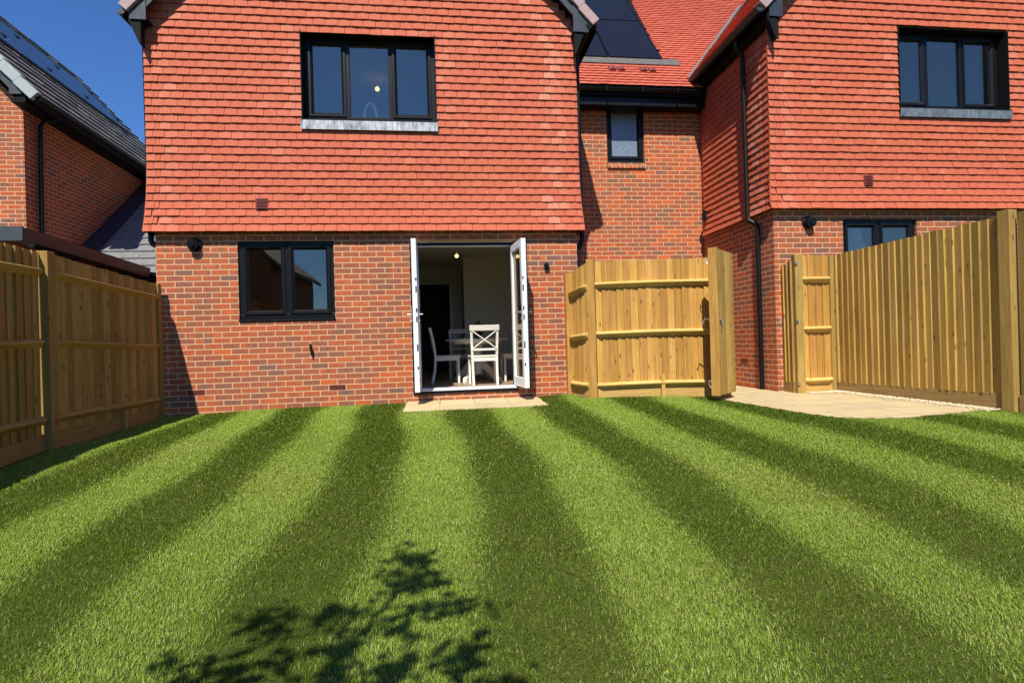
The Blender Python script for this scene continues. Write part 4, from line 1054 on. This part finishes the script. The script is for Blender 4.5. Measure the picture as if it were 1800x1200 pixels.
T_ = thing('dining_table', 'round white pedestal dining table in the room behind the doors', 'table', (4.27, 1.85, 0))
t = MB(); t.lathe((4.27, 1.85, 0), [(.50, .695), (.535, .702), (.54, .718), (.535, .73), (.05, .731)], 40); obj('tabletop', t, M['white_paint'], T_, smooth=True)
t = MB(); t.lathe((4.27, 1.85, 0), [(.44, .645), (.44, .695), (.02, .695)], 40); obj('apron', t, M['white_paint'], T_, smooth=True)
t = MB(); t.lathe((4.27, 1.85, 0), [(.10, .12), (.095, .30), (.06, .36), (.075, .45), (.10, .60), (.13, .645)], 24); obj('pedestal', t, M['white_paint'], T_, smooth=True)
for k in range(4):
    a = math.radians(45 + 90 * k + 12); d = Vector((math.cos(a), math.sin(a), 0)); s_ = Vector((-d.y, d.x, 0)) * .035; o = Vector((4.27, 1.85, 0)); t = MB()
    pr_ = [(.06, .38), (.16, .34), (.26, .25), (.34, .14), (.42, .085), (.45, .06), (.45, .0), (.37, .0), (.30, .05), (.22, .14), (.14, .20), (.06, .22)]
    t.prism([o + d * r + Vector((0, 0, z)) - s_ for r, z in pr_], s_ * 2); obj('foot', t, M['white_paint'], T_, bevel=.004)
PP = thing('potted_plant', 'small dark leafy plant in a pot on the white dining table', 'plant', (4.31, 1.95, .731))
t = MB(); t.lathe((4.31, 1.95, .731), [(.05, 0), (.07, .11), (.075, .115), (.06, .116)], 18); obj('pot', t, M['pot'], PP, smooth=True)
t = MB()
for k in range(90):
    a = random.random() * 6.28; r0 = abs(random.gauss(0, .06)); c0 = Vector((4.31 + math.cos(a) * r0, 1.95 + math.sin(a) * r0, .87 + random.random() * .15)); d = Vector((random.gauss(0, 1), random.gauss(0, 1), random.gauss(.3, .7))).normalized() * .05; s_ = d.orthogonal().normalized() * .016
    t.add([c0, c0 + d * .5 + s_, c0 + d, c0 + d * .5 - s_], [(0, 1, 2, 3)])
for k in range(8):
    a = k * .785; t.tube([(4.31, 1.95, .84), (4.31 + math.cos(a) * .05, 1.95 + math.sin(a) * .05, .95)], .003, 5)
obj('leaves', t, M['leaf'], PP)
def pendant(label, x, y, z, ceil, r):
    t = thing('pendant_lamp', label, 'lamp', (x, y, ceil))
    b = MB(); n = 10; b.lathe((x, y, z), [(max(.002, r * math.sin(math.pi * k / n)), -r * math.cos(math.pi * k / n)) for k in range(n + 1)], 16); obj('bulb', b, M['bulb'], t, smooth=True)
    c = MB(); c.tube([(x, y, z + r * .9), (x, y, z + r + .04)], .016, 8); c.tube([(x, y, z + r + .03), (x, y, ceil)], .003, 6); c.tube([(x, y, ceil - .02), (x, y, ceil)], .04, 12); obj('cord', c, M['white_paint'], t)
pendant('lit round pendant bulb hanging over the dining table', 3.97, 2.0, 2.19, 2.40, .032)
pendant('lit pendant bulb behind the middle pane of the upstairs window', 2.74, 1.5, 4.855, 5.02, .036)
AR = MB(); pts = [(2.735 + .088 * math.cos(a) * (1.0), .5, 3.97 + .21 * math.sin(a)) for a in np.linspace(0, math.pi, 15)]
AR.tube([(2.823, .5, 3.72)] + pts + [(2.647, .5, 3.72)], .021, 8); AR.box(2.60, 2.87, .42, .56, 3.70, 3.722)
tag(obj('arched_ornament', AR, M['white'], smooth=True), 'white arched ornament standing inside the upstairs window', 'ornament')

# ================================================================== young tree behind the viewer that shades the lawn
TX, TY = 2.55, -7.98
TR = thing('young_tree', 'young leafy tree whose shadow falls across the front of the lawn', 'tree', (TX, TY, -.52))
mb = MB(); tp = [(TX, TY, -.55), (TX + .02, TY + .02, .6), (TX + .05, TY + .01, 1.5), (TX + .06, TY + .03, 2.4), (TX + .10, TY + .03, 3.35)]
mb.tube(tp, [.035, .030, .024, .017, .007], 8); tips = []
rt = random.Random(31)
for k in range(36):
    h = rt.uniform(1.7, 3.3); base = Vector((TX + .03 * h, TY + .02, h))
    a = rt.random() * 6.28; L = rt.uniform(.30, .78) * (1.0 if h < 2.5 else max(.25, 1.0 - .85 * (h - 2.5))); e = base + Vector((math.cos(a) * L, math.sin(a) * L, rt.uniform(.02, .40) * L + .05)); m_1 = base.lerp(e, .5) + Vector((0, 0, .05))
    mb.tube([base, m_1, e], [.010, .007, .003], 5); tips += [(base.lerp(e, q), q) for q in (.45, .62, .8, .93, 1.0)]
obj('trunk', mb, M['bark'], TR)
mb = MB()
for c0, q in tips:
    for k in range(rt.choice((0, 0, 3, 7, 13))):
        c1 = c0 + Vector((rt.gauss(0, .042), rt.gauss(0, .042), rt.gauss(0, .036))); d = Vector((rt.gauss(0, 1), rt.gauss(0, 1), rt.gauss(-.2, .6))).normalized() * rt.uniform(.05, .09); s_ = d.orthogonal().normalized() * d.length * .32
        mb.add([c1, c1 + d * .45 + s_, c1 + d, c1 + d * .45 - s_], [(0, 1, 2, 3)])
obj('crown', mb, M['leaf'], TR)

# ================================================================== camera, light, world
cam = bpy.data.cameras.new('camera'); co = bpy.data.objects.new('camera', cam); COL.objects.link(co); S.camera = co
cam.sensor_width = 36; cam.lens = 36 * 970 / 1800; cam.clip_end = 2000; cam.clip_start = .05
yaw, pit, rol = math.radians(7.23), math.radians(.002), math.radians(-1.654)
fw = Vector((math.sin(yaw) * math.cos(pit), math.cos(yaw) * math.cos(pit), math.sin(pit))); rr = Vector((math.cos(yaw), -math.sin(yaw), 0)); uu = rr.cross(fw)
r2 = rr * math.cos(rol) + uu * math.sin(rol); u2 = -rr * math.sin(rol) + uu * math.cos(rol)
co.matrix_world = Matrix(((r2.x, u2.x, -fw.x, 3.672), (r2.y, u2.y, -fw.y, -7.724), (r2.z, u2.z, -fw.z, .664), (0, 0, 0, 1)))
SUN = Vector((-.295, -1, 1.28)).normalized()
sl_ = bpy.data.lights.new('sun', 'SUN'); so = bpy.data.objects.new('sun', sl_); COL.objects.link(so)
sl_.energy = 5.0; sl_.angle = math.radians(.53); sl_.color = (1, .955, .88)
so.rotation_euler = SUN.to_track_quat('Z', 'Y').to_euler(); so.location = (-5, -20, 25)
W = bpy.data.worlds.new('World'); S.world = W; W.use_nodes = True
nt = W.node_tree; bg = nt.nodes['Background']; sk = nt.nodes.new('ShaderNodeTexSky'); sk.sky_type = 'NISHITA'; sk.sun_disc = False
sk.sun_elevation = math.asin(SUN.z); sk.sun_rotation = math.atan2(SUN.x, SUN.y); sk.air_density = 1.0; sk.dust_density = .0; sk.ozone_density = 5.0; sk.altitude = 50
mu = nt.nodes.new('ShaderNodeMix'); mu.data_type = 'RGBA'; mu.blend_type = 'MULTIPLY'; mu.inputs['Factor'].default_value = 1; mu.inputs[7].default_value = (.74, 1.12, 1.62, 1); nt.links.new(sk.outputs[0], mu.inputs[6]); nt.links.new(mu.outputs[2], bg.inputs[0]); bg.inputs[1].default_value = .075
vs = S.view_settings; vs.view_transform = 'Standard'; vs.look = 'None'; vs.exposure = .30; vs.gamma = 1
S.cycles.max_bounces = 8; S.cycles.transparent_max_bounces = 12; S.cycles.use_denoising = True
